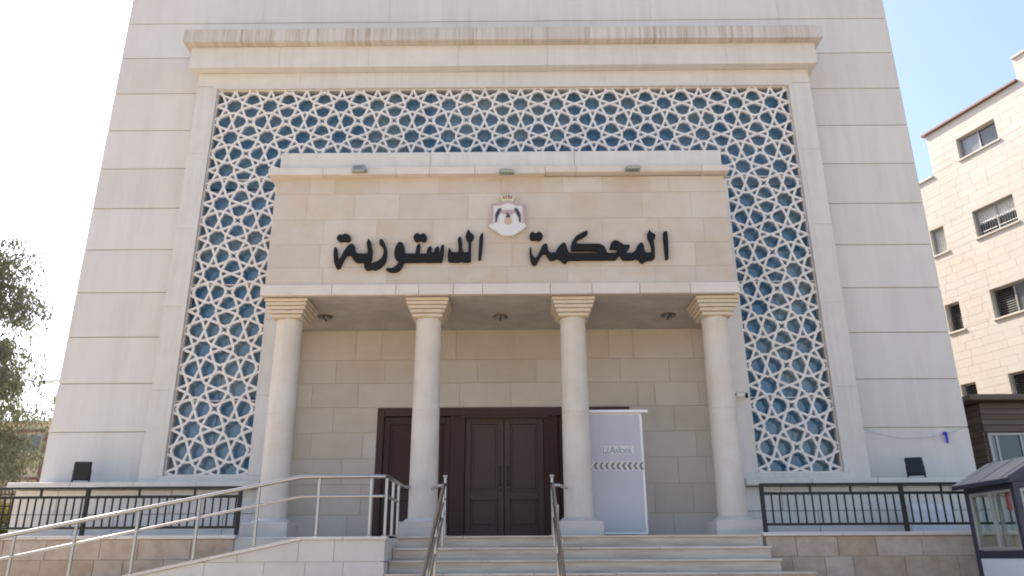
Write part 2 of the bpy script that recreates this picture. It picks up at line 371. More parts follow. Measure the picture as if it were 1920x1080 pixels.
# frame round the lattice
def fr(x0, x1, y0, y1, z0, z1, name='frame_stone', m='frame', c=0.005): return MB().cbox(x0, x1, y0, y1, z0, z1, c).build(name, M[m], B)
zs = [2.823, 4.4, 5.95, 7.5, 9.1, 10.62]
for k in range(5):
    fr(-FO, -5.845, -0.05, 0.47, zs[k] + 0.001, zs[k + 1] - 0.001); fr(5.845, FO + 0.03, -0.05, 0.47, zs[k] + 0.001, zs[k + 1] - 0.001)
for k in range(6):
    xa = -FO + k * (2 * FO + 0.03) / 6; fr(xa + 0.001, xa + (2 * FO + 0.03) / 6 - 0.001, -0.05, 0.47, 10.63, 10.93)
fr(-5.843, -5.765, -0.062, 0.30, 2.93, 10.56, 'inner_border'); fr(5.765, 5.843, -0.062, 0.30, 2.93, 10.56, 'inner_border')
fr(-5.843, 5.843, -0.062, 0.30, 10.562, 10.629, 'inner_border')
fr(-5.843, -4.05, -0.062, 0.30, 2.823, 2.928, 'inner_border'); fr(4.05, 5.843, -0.062, 0.30, 2.823, 2.928, 'inner_border')
for s in (-1, 1):
    a, b = sorted((s * 4.318, s * 3.86))
    for za, zb in ((2.93, 4.3), (4.302, 5.7), (5.702, 7.0), (7.002, 8.398)):
        fr(a, b, -0.05, 0.30, za, zb, 'jamb_stone')
fr(-4.318, 4.318, -0.04, 0.30, 8.40, 8.47, 'lattice_sill')

# cornices
for k in range(7):
    a = -6.31 + k * 12.64 / 7; MB().cbox(a + 0.0015, a + 12.64 / 7 - 0.0015, -0.25, 0.45, 10.935, 11.425, 0.004).build('cornice_block', M['frame'], B)
for k in range(11):
    a = -6.43 + k * 12.87 / 11; dz = random.uniform(-0.004, 0.004)
    MB().cbox(a + 0.0015, a + 12.87 / 11 - 0.0015, -0.43 + random.uniform(0, 0.006), 0.45, 11.43 + dz, 11.725, 0.005).build('cornice_slab', M['cornice'], B)

# star lattice: regions between the interlaced bars of an eight-fold pattern, cut through one cast plate
CELL = 0.72
def inset(poly, d):
    n = len(poly); A = sum(poly[i][0] * poly[(i + 1) % n][1] - poly[(i + 1) % n][0] * poly[i][1] for i in range(n))
    if A < 0: poly = poly[::-1]
    out = []
    for i in range(n):
        p, q, r = Vector(poly[i - 1]), Vector(poly[i]), Vector(poly[(i + 1) % n])
        d1 = (q - p).normalized(); d2 = (r - q).normalized(); n1 = Vector((-d1.y, d1.x)); n2 = Vector((-d2.y, d2.x))
        k = n1 + n2; out.append(tuple(q + k * (d / max(0.15, 0.5 * k.dot(k)))))
    return out
def pol(r, deg): return (r * math.cos(rad(deg)), r * math.sin(rad(deg)))
HT = 0.0245
Tk = [pol(0.5, 45 * k) for k in range(8)]; Bk = [pol(0.2706, 22.5 + 45 * k) for k in range(8)]; Nk = [pol(0.207, 45 * k) for k in range(8)]
star = []
for k in range(8): star += [Nk[k], Bk[k]]
star = inset(star, 0.018)
for k in range(8): a_ = rad(22.5 + 45 * k); star = clip(star, math.cos(a_), math.sin(a_), 0.210)
kites = [inset([Nk[k], Bk[k - 1], Tk[k], Bk[k]], 0.034) for k in range(8)]
def tri_fix(p): return p
hpet = inset([(0.5, 0), (0.25, 0.1036), (0.3536, 0.3536), (0.5, 0.4146), (0.6464, 0.3536), (0.75, 0.1036)], HT)
petals = [hpet, [(x, -z) for x, z in hpet], [(z, x) for x, z in hpet], [(-z, x) for x, z in hpet]]
sq = inset([(0.3536, 0.3536), (0.5, 0.4146), (0.6464, 0.3536), (0.5854, 0.5), (0.6464, 0.6464), (0.5, 0.5854), (0.3536, 0.6464), (0.4146, 0.5)], 0.036)
def area(p): return abs(sum(p[i][0] * p[(i + 1) % len(p)][1] - p[(i + 1) % len(p)][0] * p[i][1] for i in range(len(p)))) / 2
ZT = 10.559; ZB = ZT - 10.59 * CELL
def lattice_piece(c0, c1, r0, r1z):
    # columns c0..c1, from row r0 down to depth r1z (in cells)
    holes = []
    for c in range(c0 - 1, c1 + 1):
        for r in range(int(r0) - 1, int(math.ceil(r1z)) + 1):
            for P in [star] + kites + petals + [sq]:
                q = [(c + 0.5 + x, -(r + 0.5) + z) for x, z in P]
                for a, b, lim in ((-1, 0, -(c0 + 0.02)), (1, 0, c1 - 0.02), (0, 1, -r0 - (0.02 if r0 == 0 else 0.008)), (0, -1, r1z - (0.03 if r1z > 10 else 0.008))):
                    q = clip(q, a, b, lim)
                    if len(q) < 3: break
                if len(q) < 3 or area(q) < 0.0006: continue
                holes.append(q)
    # drop doubles shared by neighbouring cells
    seen = {}; 
    for q in holes:
        cx = sum(p[0] for p in q) / len(q); cz = sum(p[1] for p in q) / len(q)
        if not any((round(cx * 25) + i, round(cz * 25) + j) in seen and math.hypot(seen[(round(cx * 25) + i, round(cz * 25) + j)][0] - cx, seen[(round(cx * 25) + i, round(cz * 25) + j)][1] - cz) < 0.02 for i in (-1, 0, 1) for j in (-1, 0, 1)):
            seen[(round(cx * 25), round(cz * 25))] = (cx, cz, q)
    cu = D.curves.new('lattice', 'CURVE'); cu.dimensions = '2D'; cu.fill_mode = 'BOTH'; cu.extrude = 0.026
    def add(poly):
        sp = cu.splines.new('POLY'); sp.points.add(len(poly) - 1)
        for i, (x, z) in enumerate(poly): sp.points[i].co = ((x - 8) * CELL, ZT + z * CELL, 0, 1)
        sp.use_cyclic_u = True
    add([(c0, -r0), (c1, -r0), (c1, -r1z), (c0, -r1z)])
    for q in seen.values(): add(q[2])
    o = D.objects.new('lattice_tmp', cu); COL.objects.link(o)
    bpy.context.view_layer.update(); dg = bpy.context.evaluated_depsgraph_get()
    me = D.meshes.new_from_object(o.evaluated_get(dg)); me.name = 'star_lattice'
    D.objects.remove(o); D.curves.remove(cu)
    me.transform(Matrix.Rotation(rad(90), 4, 'X')); me.materials.clear(); me.materials.append(M['lattice'])
    o = D.objects.new('star_lattice', me); COL.objects.link(o); o.parent = B; o.location = Vector((0, 0.026, 0)) - wl(B)
    return o
lattice_piece(0, 16, 0, 2.80)
for za, zb in ((2.803, 5.80), (5.803, 8.80), (8.803, 10.59)): lattice_piece(0, 2, za, zb); lattice_piece(14, 16, za, zb)
# glass panes and dark mullions behind the lattice
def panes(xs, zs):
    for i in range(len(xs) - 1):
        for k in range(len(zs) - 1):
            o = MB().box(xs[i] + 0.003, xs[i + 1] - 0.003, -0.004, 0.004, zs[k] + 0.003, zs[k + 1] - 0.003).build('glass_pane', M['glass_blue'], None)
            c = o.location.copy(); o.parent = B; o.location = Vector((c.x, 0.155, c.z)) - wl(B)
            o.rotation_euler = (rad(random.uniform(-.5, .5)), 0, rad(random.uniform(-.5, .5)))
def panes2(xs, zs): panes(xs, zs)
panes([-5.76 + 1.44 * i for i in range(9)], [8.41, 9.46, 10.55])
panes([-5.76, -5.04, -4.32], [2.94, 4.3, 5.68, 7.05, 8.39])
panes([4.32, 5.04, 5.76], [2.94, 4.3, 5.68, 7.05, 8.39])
MB().box(-5.76, 5.76, 0.305, 0.455, 8.42, 10.6).build('back_panel', M['dark_in'], B)
for s in (-1, 1):
    a, b = sorted((s * 5.76, s * 3.87)); MB().box(a, b, 0.305, 0.455, 2.9, 8.41).build('back_panel', M['dark_in'], B)

# entrance back wall
DX0, DX1, DZ = -2.231, 2.252, 4.130
MB().box(-3.86, DX0, 0.348, 0.457, 1.0, 8.3).box(DX1, 3.86, 0.348, 0.457, 1.0, 8.3).box(DX0 + .0001, DX1 - .0001, 0.348, 0.457, DZ, 8.3).build('wall', M['joint'], B)
zc = [5.571, 5.005, 4.576, 4.141, 3.69, 3.24, 2.80, 2.30, 1.885]
J = [[-2.7, -2.23, -0.86, 0.21, 1.94, 2.38, 3.47], [-3.03, -2.14, -0.47, 0.6, 2.12, 3.01], [-3.43, -2.6, -0.78, 0.14, 1.1, 2.41, 2.72, 3.51], [-3.02, 3.04],
     [-3.38, -2.47, 3.39], [-2.81, 3.04, 3.53], [-3.15, -2.45, 2.6, 3.26], [-2.66, 2.9]]
courses(B, -3.86, 3.86, zc[::-1], 0.30, M['porch_in'], joints=J[::-1], dp=0.04, gap=0.007, holes=[(DX0, DX1, 1.0, DZ)])
for q in ((-3.86, DX0, 1.885, DZ), (DX1, 3.86, 1.885, DZ), (-3.86, 3.86, DZ, 5.57)): MB().box(q[0], q[1], 0.310, 0.347, q[2], q[3]).build('mortar_bed', M['joint_in'], B)
for s in (-1, 1):
    a, b = sorted((s * 3.859, s * 3.80)); fr(a, b, -0.05, 0.298, 1.89, 5.56, 'return_stone', 'porch_in')

# porch box: core, front stones, ledge, parapet, soffit
BX0, BX1, BY = -3.80, 3.765, -1.70
MB().box(BX0 + 0.04, BX1 - 0.04, BY + 0.045, -0.056, 5.60, 8.10).build('porch_core', M['joint'], B)
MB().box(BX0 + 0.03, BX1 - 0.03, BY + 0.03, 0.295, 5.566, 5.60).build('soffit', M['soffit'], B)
zf = [5.748, 6.051, 6.462, 6.902, 7.372, 7.672]
JF = [[-2.881, -1.845, -0.836, 0.1, 1.076, 1.696, 2.487, 3.141], [-2.951, -2.2, -1.558, -0.7, 0.182, 0.9, 1.616, 2.562, 3.17], [-2.923, -2.051, -1.118, -0.2, 0.764, 1.678, 2.6, 3.346],
      [-3.243, -2.441, -1.701, -0.543, 0.3, 1.183, 2.356, 3.173], [-3.212, -2.798, -2.042, -1.043, 0, 1.042, 1.697, 2.505, 2.828]]
courses(B, BX0, BX1, zf, BY, M['porch'], joints=JF, dp=0.04, gap=0.004)
MB().box(BX0 + 0.02, BX1 - 0.02, BY + 0.006, BY + 0.044, 5.748, 7.66).build('mortar_bed', M['joint_in'], B)
fx = [BX0 - 0.05, -2.702, -1.678, -1.312, -0.758, -0.289, 0.793, 1.457, 2.222, 3.03, BX1 + 0.05]
for a, b in zip(fx[:-1], fx[1:]): MB().cbox(a + 0.003, b - 0.003, BY - 0.055, BY + 0.04, 5.566, 5.745, 0.004).build('fascia_stone', M['fascia'], B)
lx = [-3.90, -2.985, -1.759, -1.195, -0.435, 0.744, 1.262, 2.154, 3.367, 3.83]
for i, (a, b) in enumerate(zip(lx[:-1], lx[1:])):
    MB().cbox(a + 0.002, b - 0.002, BY - 0.15, -0.06, 7.668 + (0.02 if i >= 5 else 0), 7.80, 0.006).build('ledge_slab', M['fascia'], B)
px_ = [-3.745, -1.2, 1.25, 3.74]
for a, b in zip(px_[:-1], px_[1:]): MB().cbox(a + 0.002, b - 0.002, BY - 0.05, -0.06, 7.803, 8.135, 0.01).build('parapet_block', M['frame'], B)
for s, x in ((-1, BX0), (1, BX1)):       # flanks of the porch box, seen from beside
    a, b = sorted((x, x - s * 0.04)); MB().cbox(a, b, BY + 0.052, -0.058, 5.57, 7.665, 0.004).build('side_panel', M['porch'], B)

# columns with stepped capitals and square plinths
colx = [-3.455, -1.185, 1.165, 3.475]
for i, cx in enumerate(colx):
    yc = -1.31; jz = 3.72 + 0.05 * (i % 2); prof = [(0.222, 2.16), (0.218, 2.6), (0.2135, jz - 0.006), (0.2085, jz - 0.002), (0.2085, jz + 0.002), (0.2135, jz + 0.006), (0.208, 4.55), (0.204, 5.20), (0.213, 5.225), (0.213, 5.245), (0.204, 5.262)]
    c = MB().lathe(cx, yc, prof, 56).build('column', M['column'], B, smooth=True)
    cap = MB()
    for q, (h, z0, z1) in enumerate([(0.245, 5.258, 5.322), (0.278, 5.322, 5.385), (0.306, 5.385, 5.445), (0.330, 5.445, 5.505), (0.348, 5.505, 5.564)]):
        pr_ = [(-h + 0.022, z0), (h - 0.022, z0), (h, z0 + 0.022), (h, z1 - 0.003), (-h, z1 - 0.003), (-h, z0 + 0.022)]
        cap.cbox(cx - h, cx + h, yc - h, yc + h, z0 + 0.001, z1 - 0.004, 0.012)
    cap.build('capital', M['capital'], c)
    MB().cbox(cx - 0.335, cx + 0.335, yc - 0.335, yc + 0.335, PZ, 2.10, 0.01).build('plinth', M['marble'], c)
    MB().lathe(cx, yc, [(0.29, 2.10), (0.29, 2.118), (0.262, 2.14), (0.235, 2.16)], 48).build('base_ring', M['marble'], c, smooth=True)

# entrance doors
def fz(x0, x1, y0, y1, z0, z1, name, parent, m='wood', c=0.008): return MB().cbox(x0, x1, y0, y1, z0, z1, c).build(name, M[m], parent)
MB().box(DX0, DX1, 0.42, 0.455, PZ, DZ).build('door_backing', M['wood'], B)
df = MB(); df.cbox(DX0, DX0 + 0.12, 0.285, 0.42, PZ, DZ, .008).cbox(DX1 - 0.12, DX1, 0.285, 0.42, PZ, DZ, .008).cbox(DX0 + 0.121, DX1 - 0.121, 0.285, 0.42, DZ - 0.15, DZ, .008)
df = df.build('door_frame', M['wood'], B)
fz(-0.93, -0.672, 0.295, 0.42, PZ, DZ - 0.152, 'door_post', B); fz(0.715, 0.97, 0.295, 0.42, PZ, DZ - 0.152, 'door_post', B)
fz(-0.76, 0.80, 0.262, 0.284, 3.935, 3.985, 'lintel_moulding', B)
def leaf_door(x0, x1, name, hx=None):
    st = 0.10; m = MB()
    m.cbox(x0, x0 + st, 0.345, 0.40, PZ + 0.01, 3.97, .006).cbox(x1 - st, x1, 0.345, 0.40, PZ + 0.01, 3.97, .006)
    for a, b in ((PZ + 0.01, 2.08), (2.535, 2.67), (3.84, 3.97)): m.cbox(x0 + st + .001, x1 - st - .001, 0.345, 0.40, a, b, .006)
    o = m.build(name, M['wood_leaf' if name == 'door_leaf' else 'wood'], B)
    for a, b in ((2.08, 2.535), (2.67, 3.84)):
        p = MB().cbox(x0 + st + 0.001, x1 - st - 0.001, 0.378, 0.40, a + .001, b - .001, .002).cbox(x0 + st + 0.05, x1 - st - 0.05, 0.362, 0.3779, a + 0.05, b - 0.05, .008).build('door_panel', M['wood_leaf' if name == 'door_leaf' else 'wood'], o)
    if hx is not None:
        MB().path([(hx, 0.344, 3.12), (hx, 0.30, 3.10), (hx, 0.30, 2.80), (hx, 0.344, 2.78)], 0.011, 8).build('handle', M['rail'], o, smooth=True)
        MB().tube((hx, 0.345, 2.70), (hx, 0.335, 2.70), 0.02, 12).build('lock', M['rail'], o)
    return o
leaf_door(-0.668, 0.012, 'door_leaf', -0.05); leaf_door(0.022, 0.712, 'door_leaf', 0.085)
for x0, x1 in ((DX0 + 0.122, -0.932), (0.972, DX1 - 0.122)): leaf_door(x0, x1, 'side_panel')
MB().box(-0.9, 0.95, 0.20, 0.285, PZ, PZ + 0.012).build('threshold', M['marble'], B)

# recessed porch lights
for lx_, ly in ((-3.067, -0.62), (-0.03, -0.57), (2.885, -0.59)):
    o = MB().lathe(lx_, ly, [(0.125, 5.562), (0.13, 5.545), (0.115, 5.53), (0.095, 5.535)], 28).build('porch_light', M['lamp_bronze'], B, smooth=True)
    MB().lathe(lx_, ly, [(0.09, 5.534), (0.085, 5.520), (0.05, 5.512)], 24).build('lamp_glass', M['glass_grey'], o, smooth=True)
    MB().box(lx_ - 0.012, lx_ + 0.012, ly - 0.12, ly + 0.12, 5.505, 5.53).build('lamp_bar', M['rail'], o)

# ------------------------------------------------------------------ lettering and emblem
GLYPHS = {
 'alef_a': [(2.662,6.622),(2.727,6.628),(2.727,6.414),(2.712,6.141),(2.663,6.13),(2.658,6.345),(2.652,6.524)],
 'word_a': [(2.435,6.665),(2.457,6.616),(2.531,6.567),(2.521,6.512),(2.489,6.477),(2.503,6.333),(2.492,6.169),(2.464,6.129),(2.327,6.116),(2.309,6.069),(2.259,6.083),(2.225,6.141),(2.175,6.155),(2.148,6.128),(1.984,6.13),(1.95,6.16),(1.932,6.221),(1.91,6.207),(1.864,6.133),(1.1,6.133),(1.075,6.118),(1.048,6.078),(1.004,6.088),(0.949,6.151),(0.899,6.165),(0.86,6.134),(0.785,6.134),(0.761,6.195),(0.734,6.247),(0.683,6.253),(0.623,6.156),(0.571,6.054),(0.518,6.048),(0.481,6.13),(0.468,6.252),(0.471,6.361),(0.494,6.361),(0.505,6.238),(0.539,6.177),(0.577,6.176),(0.629,6.278),(0.675,6.387),(0.727,6.431),(0.758,6.407),(0.769,6.304),(0.8,6.263),(0.889,6.269),(0.94,6.372),(1.02,6.443),(1.058,6.426),(1.081,6.33),(1.104,6.261),(1.604,6.252),(1.582,6.282),(1.549,6.293),(1.143,6.299),(1.141,6.384),(1.174,6.466),(1.227,6.549),(1.332,6.617),(1.42,6.654),(1.423,6.596),(1.368,6.541),(1.251,6.486),(1.222,6.445),(1.249,6.418),(1.605,6.415),(1.68,6.38),(1.714,6.298),(1.731,6.254),(1.864,6.253),(1.897,6.283),(1.874,6.321),(1.772,6.315),(1.79,6.42),(1.85,6.478),(1.906,6.468),(1.962,6.426),(2.011,6.391),(2.094,6.4),(2.097,6.35),(2.049,6.281),(2.031,6.252),(2.136,6.251),(2.193,6.294),(2.22,6.376),(2.283,6.437),(2.323,6.41),(2.335,6.293),(2.37,6.249),(2.45,6.262),(2.443,6.388),(2.4,6.513),(2.393,6.575)],
 'dots_a': [(0.468,6.561),(0.487,6.617),(0.524,6.637),(0.57,6.598),(0.622,6.637),(0.664,6.616),(0.691,6.56),(0.662,6.498),(0.62,6.477),(0.569,6.498),(0.521,6.482),(0.486,6.506)],
 'alef_b': [(-0.347,6.555),(-0.288,6.641),(-0.297,6.396),(-0.321,6.155),(-0.365,6.139),(-0.355,6.365)],
 'word_b': [(-0.531,6.691),(-0.497,6.627),(-0.433,6.571),(-0.456,6.508),(-0.483,6.477),(-0.485,6.288),(-0.486,6.114),(-0.62,6.112),(-0.642,6.137),(-0.663,6.112),(-0.851,6.117),(-0.861,6.244),(-0.847,6.361),(-0.823,6.345),(-0.797,6.283),(-0.688,6.282),(-0.682,6.368),(-0.704,6.51),(-0.669,6.573),(-0.638,6.509),(-0.629,6.367),(-0.608,6.281),(-0.526,6.281),(-0.528,6.445),(-0.576,6.54),(-0.563,6.62)],
 'word_c': [(-0.924,6.417),(-0.929,6.26),(-0.948,6.114),(-1.574,6.114),(-1.586,6.048),(-1.633,5.974),(-1.703,5.944),(-1.79,5.949),(-1.861,5.996),(-1.829,6.019),(-1.761,6.01),(-1.68,6.064),(-1.65,6.115),(-1.714,6.18),(-1.733,6.282),(-1.712,6.391),(-1.669,6.473),(-1.603,6.461),(-1.57,6.374),(-1.555,6.265),(-1.384,6.263),(-1.374,6.389),(-1.333,6.447),(-1.311,6.427),(-1.32,6.263),(-1.203,6.262),(-1.191,6.356),(-1.146,6.395),(-1.124,6.379),(-1.135,6.285),(-1.087,6.274),(-1.068,6.355),(-1.029,6.394),(-1.006,6.378),(-1.012,6.289),(-0.986,6.289),(-0.974,6.386),(-0.946,6.42)],
 'dots_c': [(-1.432,6.563),(-1.39,6.626),(-1.353,6.622),(-1.316,6.593),(-1.28,6.625),(-1.236,6.606),(-1.204,6.545),(-1.224,6.482),(-1.268,6.471),(-1.312,6.498),(-1.363,6.472),(-1.41,6.491)],
 'word_d': [(-1.953,6.538),(-1.905,6.471),(-1.858,6.361),(-1.846,6.22),(-1.874,6.096),(-1.952,6.019),(-2.034,5.982),(-2.078,6.002),(-2.144,5.978),(-2.189,5.998),(-2.215,6.068),(-2.188,6.103),(-2.086,6.098),(-1.987,6.14),(-1.925,6.202),(-1.897,6.298),(-1.924,6.385),(-1.973,6.424),(-1.984,6.503)],
 'word_e': [(-2.159,6.539),(-2.121,6.465),(-2.088,6.315),(-2.089,6.206),(-2.109,6.11),(-2.348,6.123),(-2.395,6.177),(-2.443,6.252),(-2.512,6.237),(-2.565,6.117),(-2.598,6.016),(-2.651,6.012),(-2.695,6.117),(-2.716,6.258),(-2.711,6.386),(-2.67,6.378),(-2.654,6.241),(-2.631,6.171),(-2.592,6.194),(-2.549,6.319),(-2.483,6.42),(-2.426,6.447),(-2.385,6.412),(-2.364,6.317),(-2.328,6.27),(-2.161,6.269),(-2.165,6.347),(-2.189,6.45)],
 'dots_e': [(-2.691,6.54),(-2.65,6.615),(-2.605,6.598),(-2.541,6.63),(-2.472,6.589),(-2.449,6.523),(-2.487,6.48),(-2.546,6.492),(-2.63,6.481)],
 'shield': [(-0.168,7.127),(-0.145,7.142),(-0.018,7.141),(0.054,7.175),(0.109,7.198),(0.172,7.18),(0.254,7.139),(0.372,7.138),(0.399,7.123),(0.395,6.792),(0.421,6.733),(0.331,6.658),(0.197,6.571),(0.036,6.572),(-0.089,6.661),(-0.195,6.738),(-0.166,6.796)],
 'mantle_top': [(-0.163,7.14),(-0.018,7.143),(0.054,7.178),(0.114,7.202),(0.177,7.182),(0.254,7.141),(0.397,7.136),(0.397,7.103),(0.254,7.104),(0.172,7.145),(0.113,7.165),(0.054,7.14),(-0.018,7.106),(-0.163,7.107)],
 'mantle_left': [(-0.165,7.102),(-0.127,7.102),(-0.126,6.791),(-0.163,6.776)],
 'mantle_right': [(0.36,7.098),(0.397,7.098),(0.393,6.787),(0.357,6.787)],
 'flag_left': [(-0.09,6.805),(-0.092,6.933),(-0.072,6.992),(-0.036,7.052),(0.009,7.061),(0.005,7.022),(-0.022,6.952),(-0.054,6.893),(-0.063,6.815)],
 'flag_right': [(0.328,6.802),(0.331,6.93),(0.311,6.989),(0.276,7.049),(0.226,7.06),(0.23,7.02),(0.262,6.95),(0.293,6.891),(0.301,6.812)],
 'ribbon': [(0.009,7.029),(0.23,7.028),(0.244,6.99),(0.189,6.951),(0.045,6.952),(-0.004,6.992)],
 'eagle': [(0.113,6.991),(0.144,6.931),(0.158,6.892),(0.081,6.892),(0.099,6.932)],
 'globe': [(0.189,6.828),(0.18,6.797),(0.155,6.775),(0.121,6.767),(0.088,6.776),(0.063,6.798),(0.054,6.829),(0.063,6.859),(0.088,6.881),(0.122,6.889),(0.155,6.881),(0.18,6.858)],
 'crown': [(0.018,7.191),(0.005,7.251),(-0.018,7.291),(0.027,7.286),(0.055,7.326),(0.091,7.306),(0.109,7.346),(0.127,7.305),(0.173,7.325),(0.2,7.285),(0.246,7.289),(0.223,7.244),(0.209,7.189)],
 'jewel_a': [(0.038,7.286),(0.059,7.296),(0.064,7.24),(0.041,7.241)],
 'jewel_b': [(0.08,7.296),(0.1,7.3),(0.102,7.24),(0.082,7.24)],
 'jewel_c': [(0.12,7.3),(0.15,7.295),(0.15,7.24),(0.122,7.24)],
 'jewel_d': [(0.168,7.29),(0.191,7.285),(0.186,7.24),(0.166,7.24)],
}

def glyph(name, keys, m, parent, y0, y1, bev=0.002):
    cu = D.curves.new(name, 'CURVE'); cu.dimensions = '2D'; cu.fill_mode = 'BOTH'; cu.extrude = (y1 - y0) / 2 - bev; cu.bevel_depth = bev; cu.bevel_resolution = 1; cu.offset = -bev * 0.5
    P = [p for k in keys for p in GLYPHS[k]]; cx = sum(p[0] for p in P) / len(P); cz = min(p[1] for p in P)
    for k in keys:
        q = GLYPHS[k]
        if m is M['black']:      # round the drawn corners a little
            r = []
            for i in range(len(q)):
                a, b = q[i], q[(i + 1) % len(q)]
                L_ = math.hypot(b[0] - a[0], b[1] - a[1]); t = min(0.3, 0.012 / max(L_, 1e-4))
                r.append((a[0] + (b[0] - a[0]) * t, a[1] + (b[1] - a[1]) * t)); r.append((b[0] + (a[0] - b[0]) * t, b[1] + (a[1] - b[1]) * t))
            q = r
        sp = cu.splines.new('POLY'); sp.points.add(len(q) - 1); sp.use_cyclic_u = True
        for i, (x, z) in enumerate(q): sp.points[i].co = (x - cx, z - cz, 0, 1)
    o = D.objects.new('tmp', cu); COL.objects.link(o); bpy.context.view_layer.update()
    me = D.meshes.new_from_object(o.evaluated_get(bpy.context.evaluated_depsgraph_get())); D.objects.remove(o); D.curves.remove(cu)
    me.name = name; me.transform(Matrix.Rotation(rad(90), 4, 'X')); me.materials.clear(); me.materials.append(m)
    o = D.objects.new(name, me); COL.objects.link(o); o.parent = parent
    o.location = Vector((cx, (y0 + y1) / 2, cz)) - (wl(parent) if parent else Vector())
    return o
sg = thing('sign_lettering', 'black raised arabic word on the right of the emblem over the porch', 'lettering', (1.6, BY, 6.1), group='black arabic words over the entrance')
for nm, ks in (('letter', ['alef_a']), ('letter_group', ['word_a']), ('letter_dots', ['dots_a'])): glyph(nm, ks, M['black'], sg, BY - 0.075, BY - 0.02)
sg = thing('sign_lettering', 'black raised arabic word on the left of the emblem over the porch', 'lettering', (-1.5, BY, 6.0), group='black arabic words over the entrance')
for nm, ks in (('letter', ['alef_b']), ('letter_group', ['word_b']), ('letter_group', ['word_c']), ('letter_dots', ['dots_c']), ('letter', ['word_d']), ('letter_dots', ['dots_e'])):
    glyph(nm, ks, M['black'], sg, BY - 0.075, BY - 0.02)
glyph('letter_group', ['word_e'], M['black'], sg, BY - 0.079, BY - 0.016)
em = thing('emblem', 'white coat of arms with a crown between the two black words', 'emblem', (0.11, BY, 6.56))
glyph('shield', ['shield'], M['eblue'], em, BY - 0.07, BY - 0.012, 0.006)
for k, m, d in (('mantle_top', 'epink', 0), ('mantle_left', 'epink', 0), ('mantle_right', 'epink', 0), ('ribbon', 'epink', 0), ('flag_left', 'edark', .004), ('flag_right', 'edark', .004), ('eagle', 'edark', .006), ('globe', 'eorange', .003)):
    glyph({'mantle_top': 'mantle_edge', 'mantle_left': 'mantle_edge', 'mantle_right': 'mantle_edge', 'flag_left': 'flag', 'flag_right': 'flag'}.get(k, k), [k], M[m], em, BY - 0.08 - d, BY - 0.069, 0.001)
cr = glyph('crown', ['crown'], M['egold'], em, BY - 0.055, BY - 0.012, 0.004)
for k in 'abcd': glyph('jewel', ['jewel_' + k], M['ered'], cr, BY - 0.062, BY - 0.054, 0.001)

# ------------------------------------------------------------------ lamps and cameras on the facade
def flood(x, y, z, tilt, label, w_=0.22, h_=0.13, yaw=0.0, cast='grey_cast'):
    t = thing('floodlight', label, 'floodlight', (x, y, z), group='floodlights along the porch ledge')
    R = Matrix.Rotation(yaw, 4, 'Z') @ Matrix.Rotation(tilt, 4, 'X')
    def bp(mb, name, m):
        mb.v = [tuple(R @ Vector(v) + Vector((x, y - 0.10, z + 0.06))) for v in mb.v]; return mb.build(name, M[m], t)
    bp(MB().cbox(-w_ / 2, w_ / 2, -0.03, 0.03, -h_ / 2, h_ / 2, 0.01), 'housing', cast)
    bp(MB().cbox(-w_ / 2 + 0.03, w_ / 2 - 0.03, -0.036, -0.0305, -h_ / 2 + 0.03, h_ / 2 - 0.03, 0.002), 'lens', 'glass_grey')
    for k in range(4): bp(MB().box(-w_ / 2 + 0.03 + k * 0.05, -w_ / 2 + 0.04 + k * 0.05, 0.031, 0.055, -h_ / 2 + 0.02, h_ / 2 - 0.02), 'cooling_fin', cast)
    MB().box(x - w_ / 2 - 0.012, x - w_ / 2 - 0.004, y - 0.11, y, z + 0.05, z + 0.07).box(x + w_ / 2 + 0.004, x + w_ / 2 + 0.012, y - 0.11, y, z + 0.05, z + 0.07).box(x - w_ / 2 - 0.012, x + w_ / 2 + 0.012, y - 0.012, y - 0.001, z + 0.03, z + 0.09).build('bracket', M['grey_cast'], t)
flood(-2.36, BY - 0.15, 7.66, rad(-8), 'grey floodlight facing outwards on the ledge above the left word')
flood(0.10, BY - 0.15, 7.60, rad(-62), 'grey floodlight tilted down just above the emblem', 0.22, 0.14, 0.1)
flood(2.20, BY - 0.15, 7.64, rad(-72), 'grey floodlight tilted down on the ledge above the right word', 0.22, 0.17)

def black_flood(x, z, yaw, tilt, label):
    y = -0.12; t = thing('floodlight', label, 'floodlight', (x, y, z), group='black floodlights standing on the wall ledge')
    R = Matrix.Rotation(yaw, 4, 'Z') @ Matrix.Rotation(tilt, 4, 'X')
    def bp(mb, name, m):
        mb.v = [tuple(R @ Vector(v) + Vector((x, y, z + 0.19))) for v in mb.v]; return mb.build(name, M[m], t)
    bp(MB().cbox(-0.135, 0.135, -0.04, 0.04, -0.155, 0.155, 0.015), 'housing', 'lamp_black')
    bp(MB().cbox(-0.115, 0.115, 0.0402, 0.045, -0.13, 0.13, 0.002), 'lens', 'glass_dark')
    for k in range(9): bp(MB().box(-0.115 + k * 0.028, -0.108 + k * 0.028, -0.046, -0.0402, -0.12, 0.12), 'cooling_fin', 'lamp_black')
    MB().box(x - 0.150, x - 0.138, y - 0.02, y + 0.02, z + 0.012, z + 0.21).box(x + 0.138, x + 0.150, y - 0.02, y + 0.02, z + 0.012, z + 0.21).box(x - 0.150, x + 0.150, y - 0.02, y + 0.02, z, z + 0.0118).build('yoke', M['lamp_black'], t)
black_flood(-7.10, 2.822, rad(8), rad(4), 'black floodlight on the wall ledge above the left railing')
black_flood(6.93, 2.822, rad(-14), rad(-18), 'black tilted floodlight on the wall ledge above the right railing')

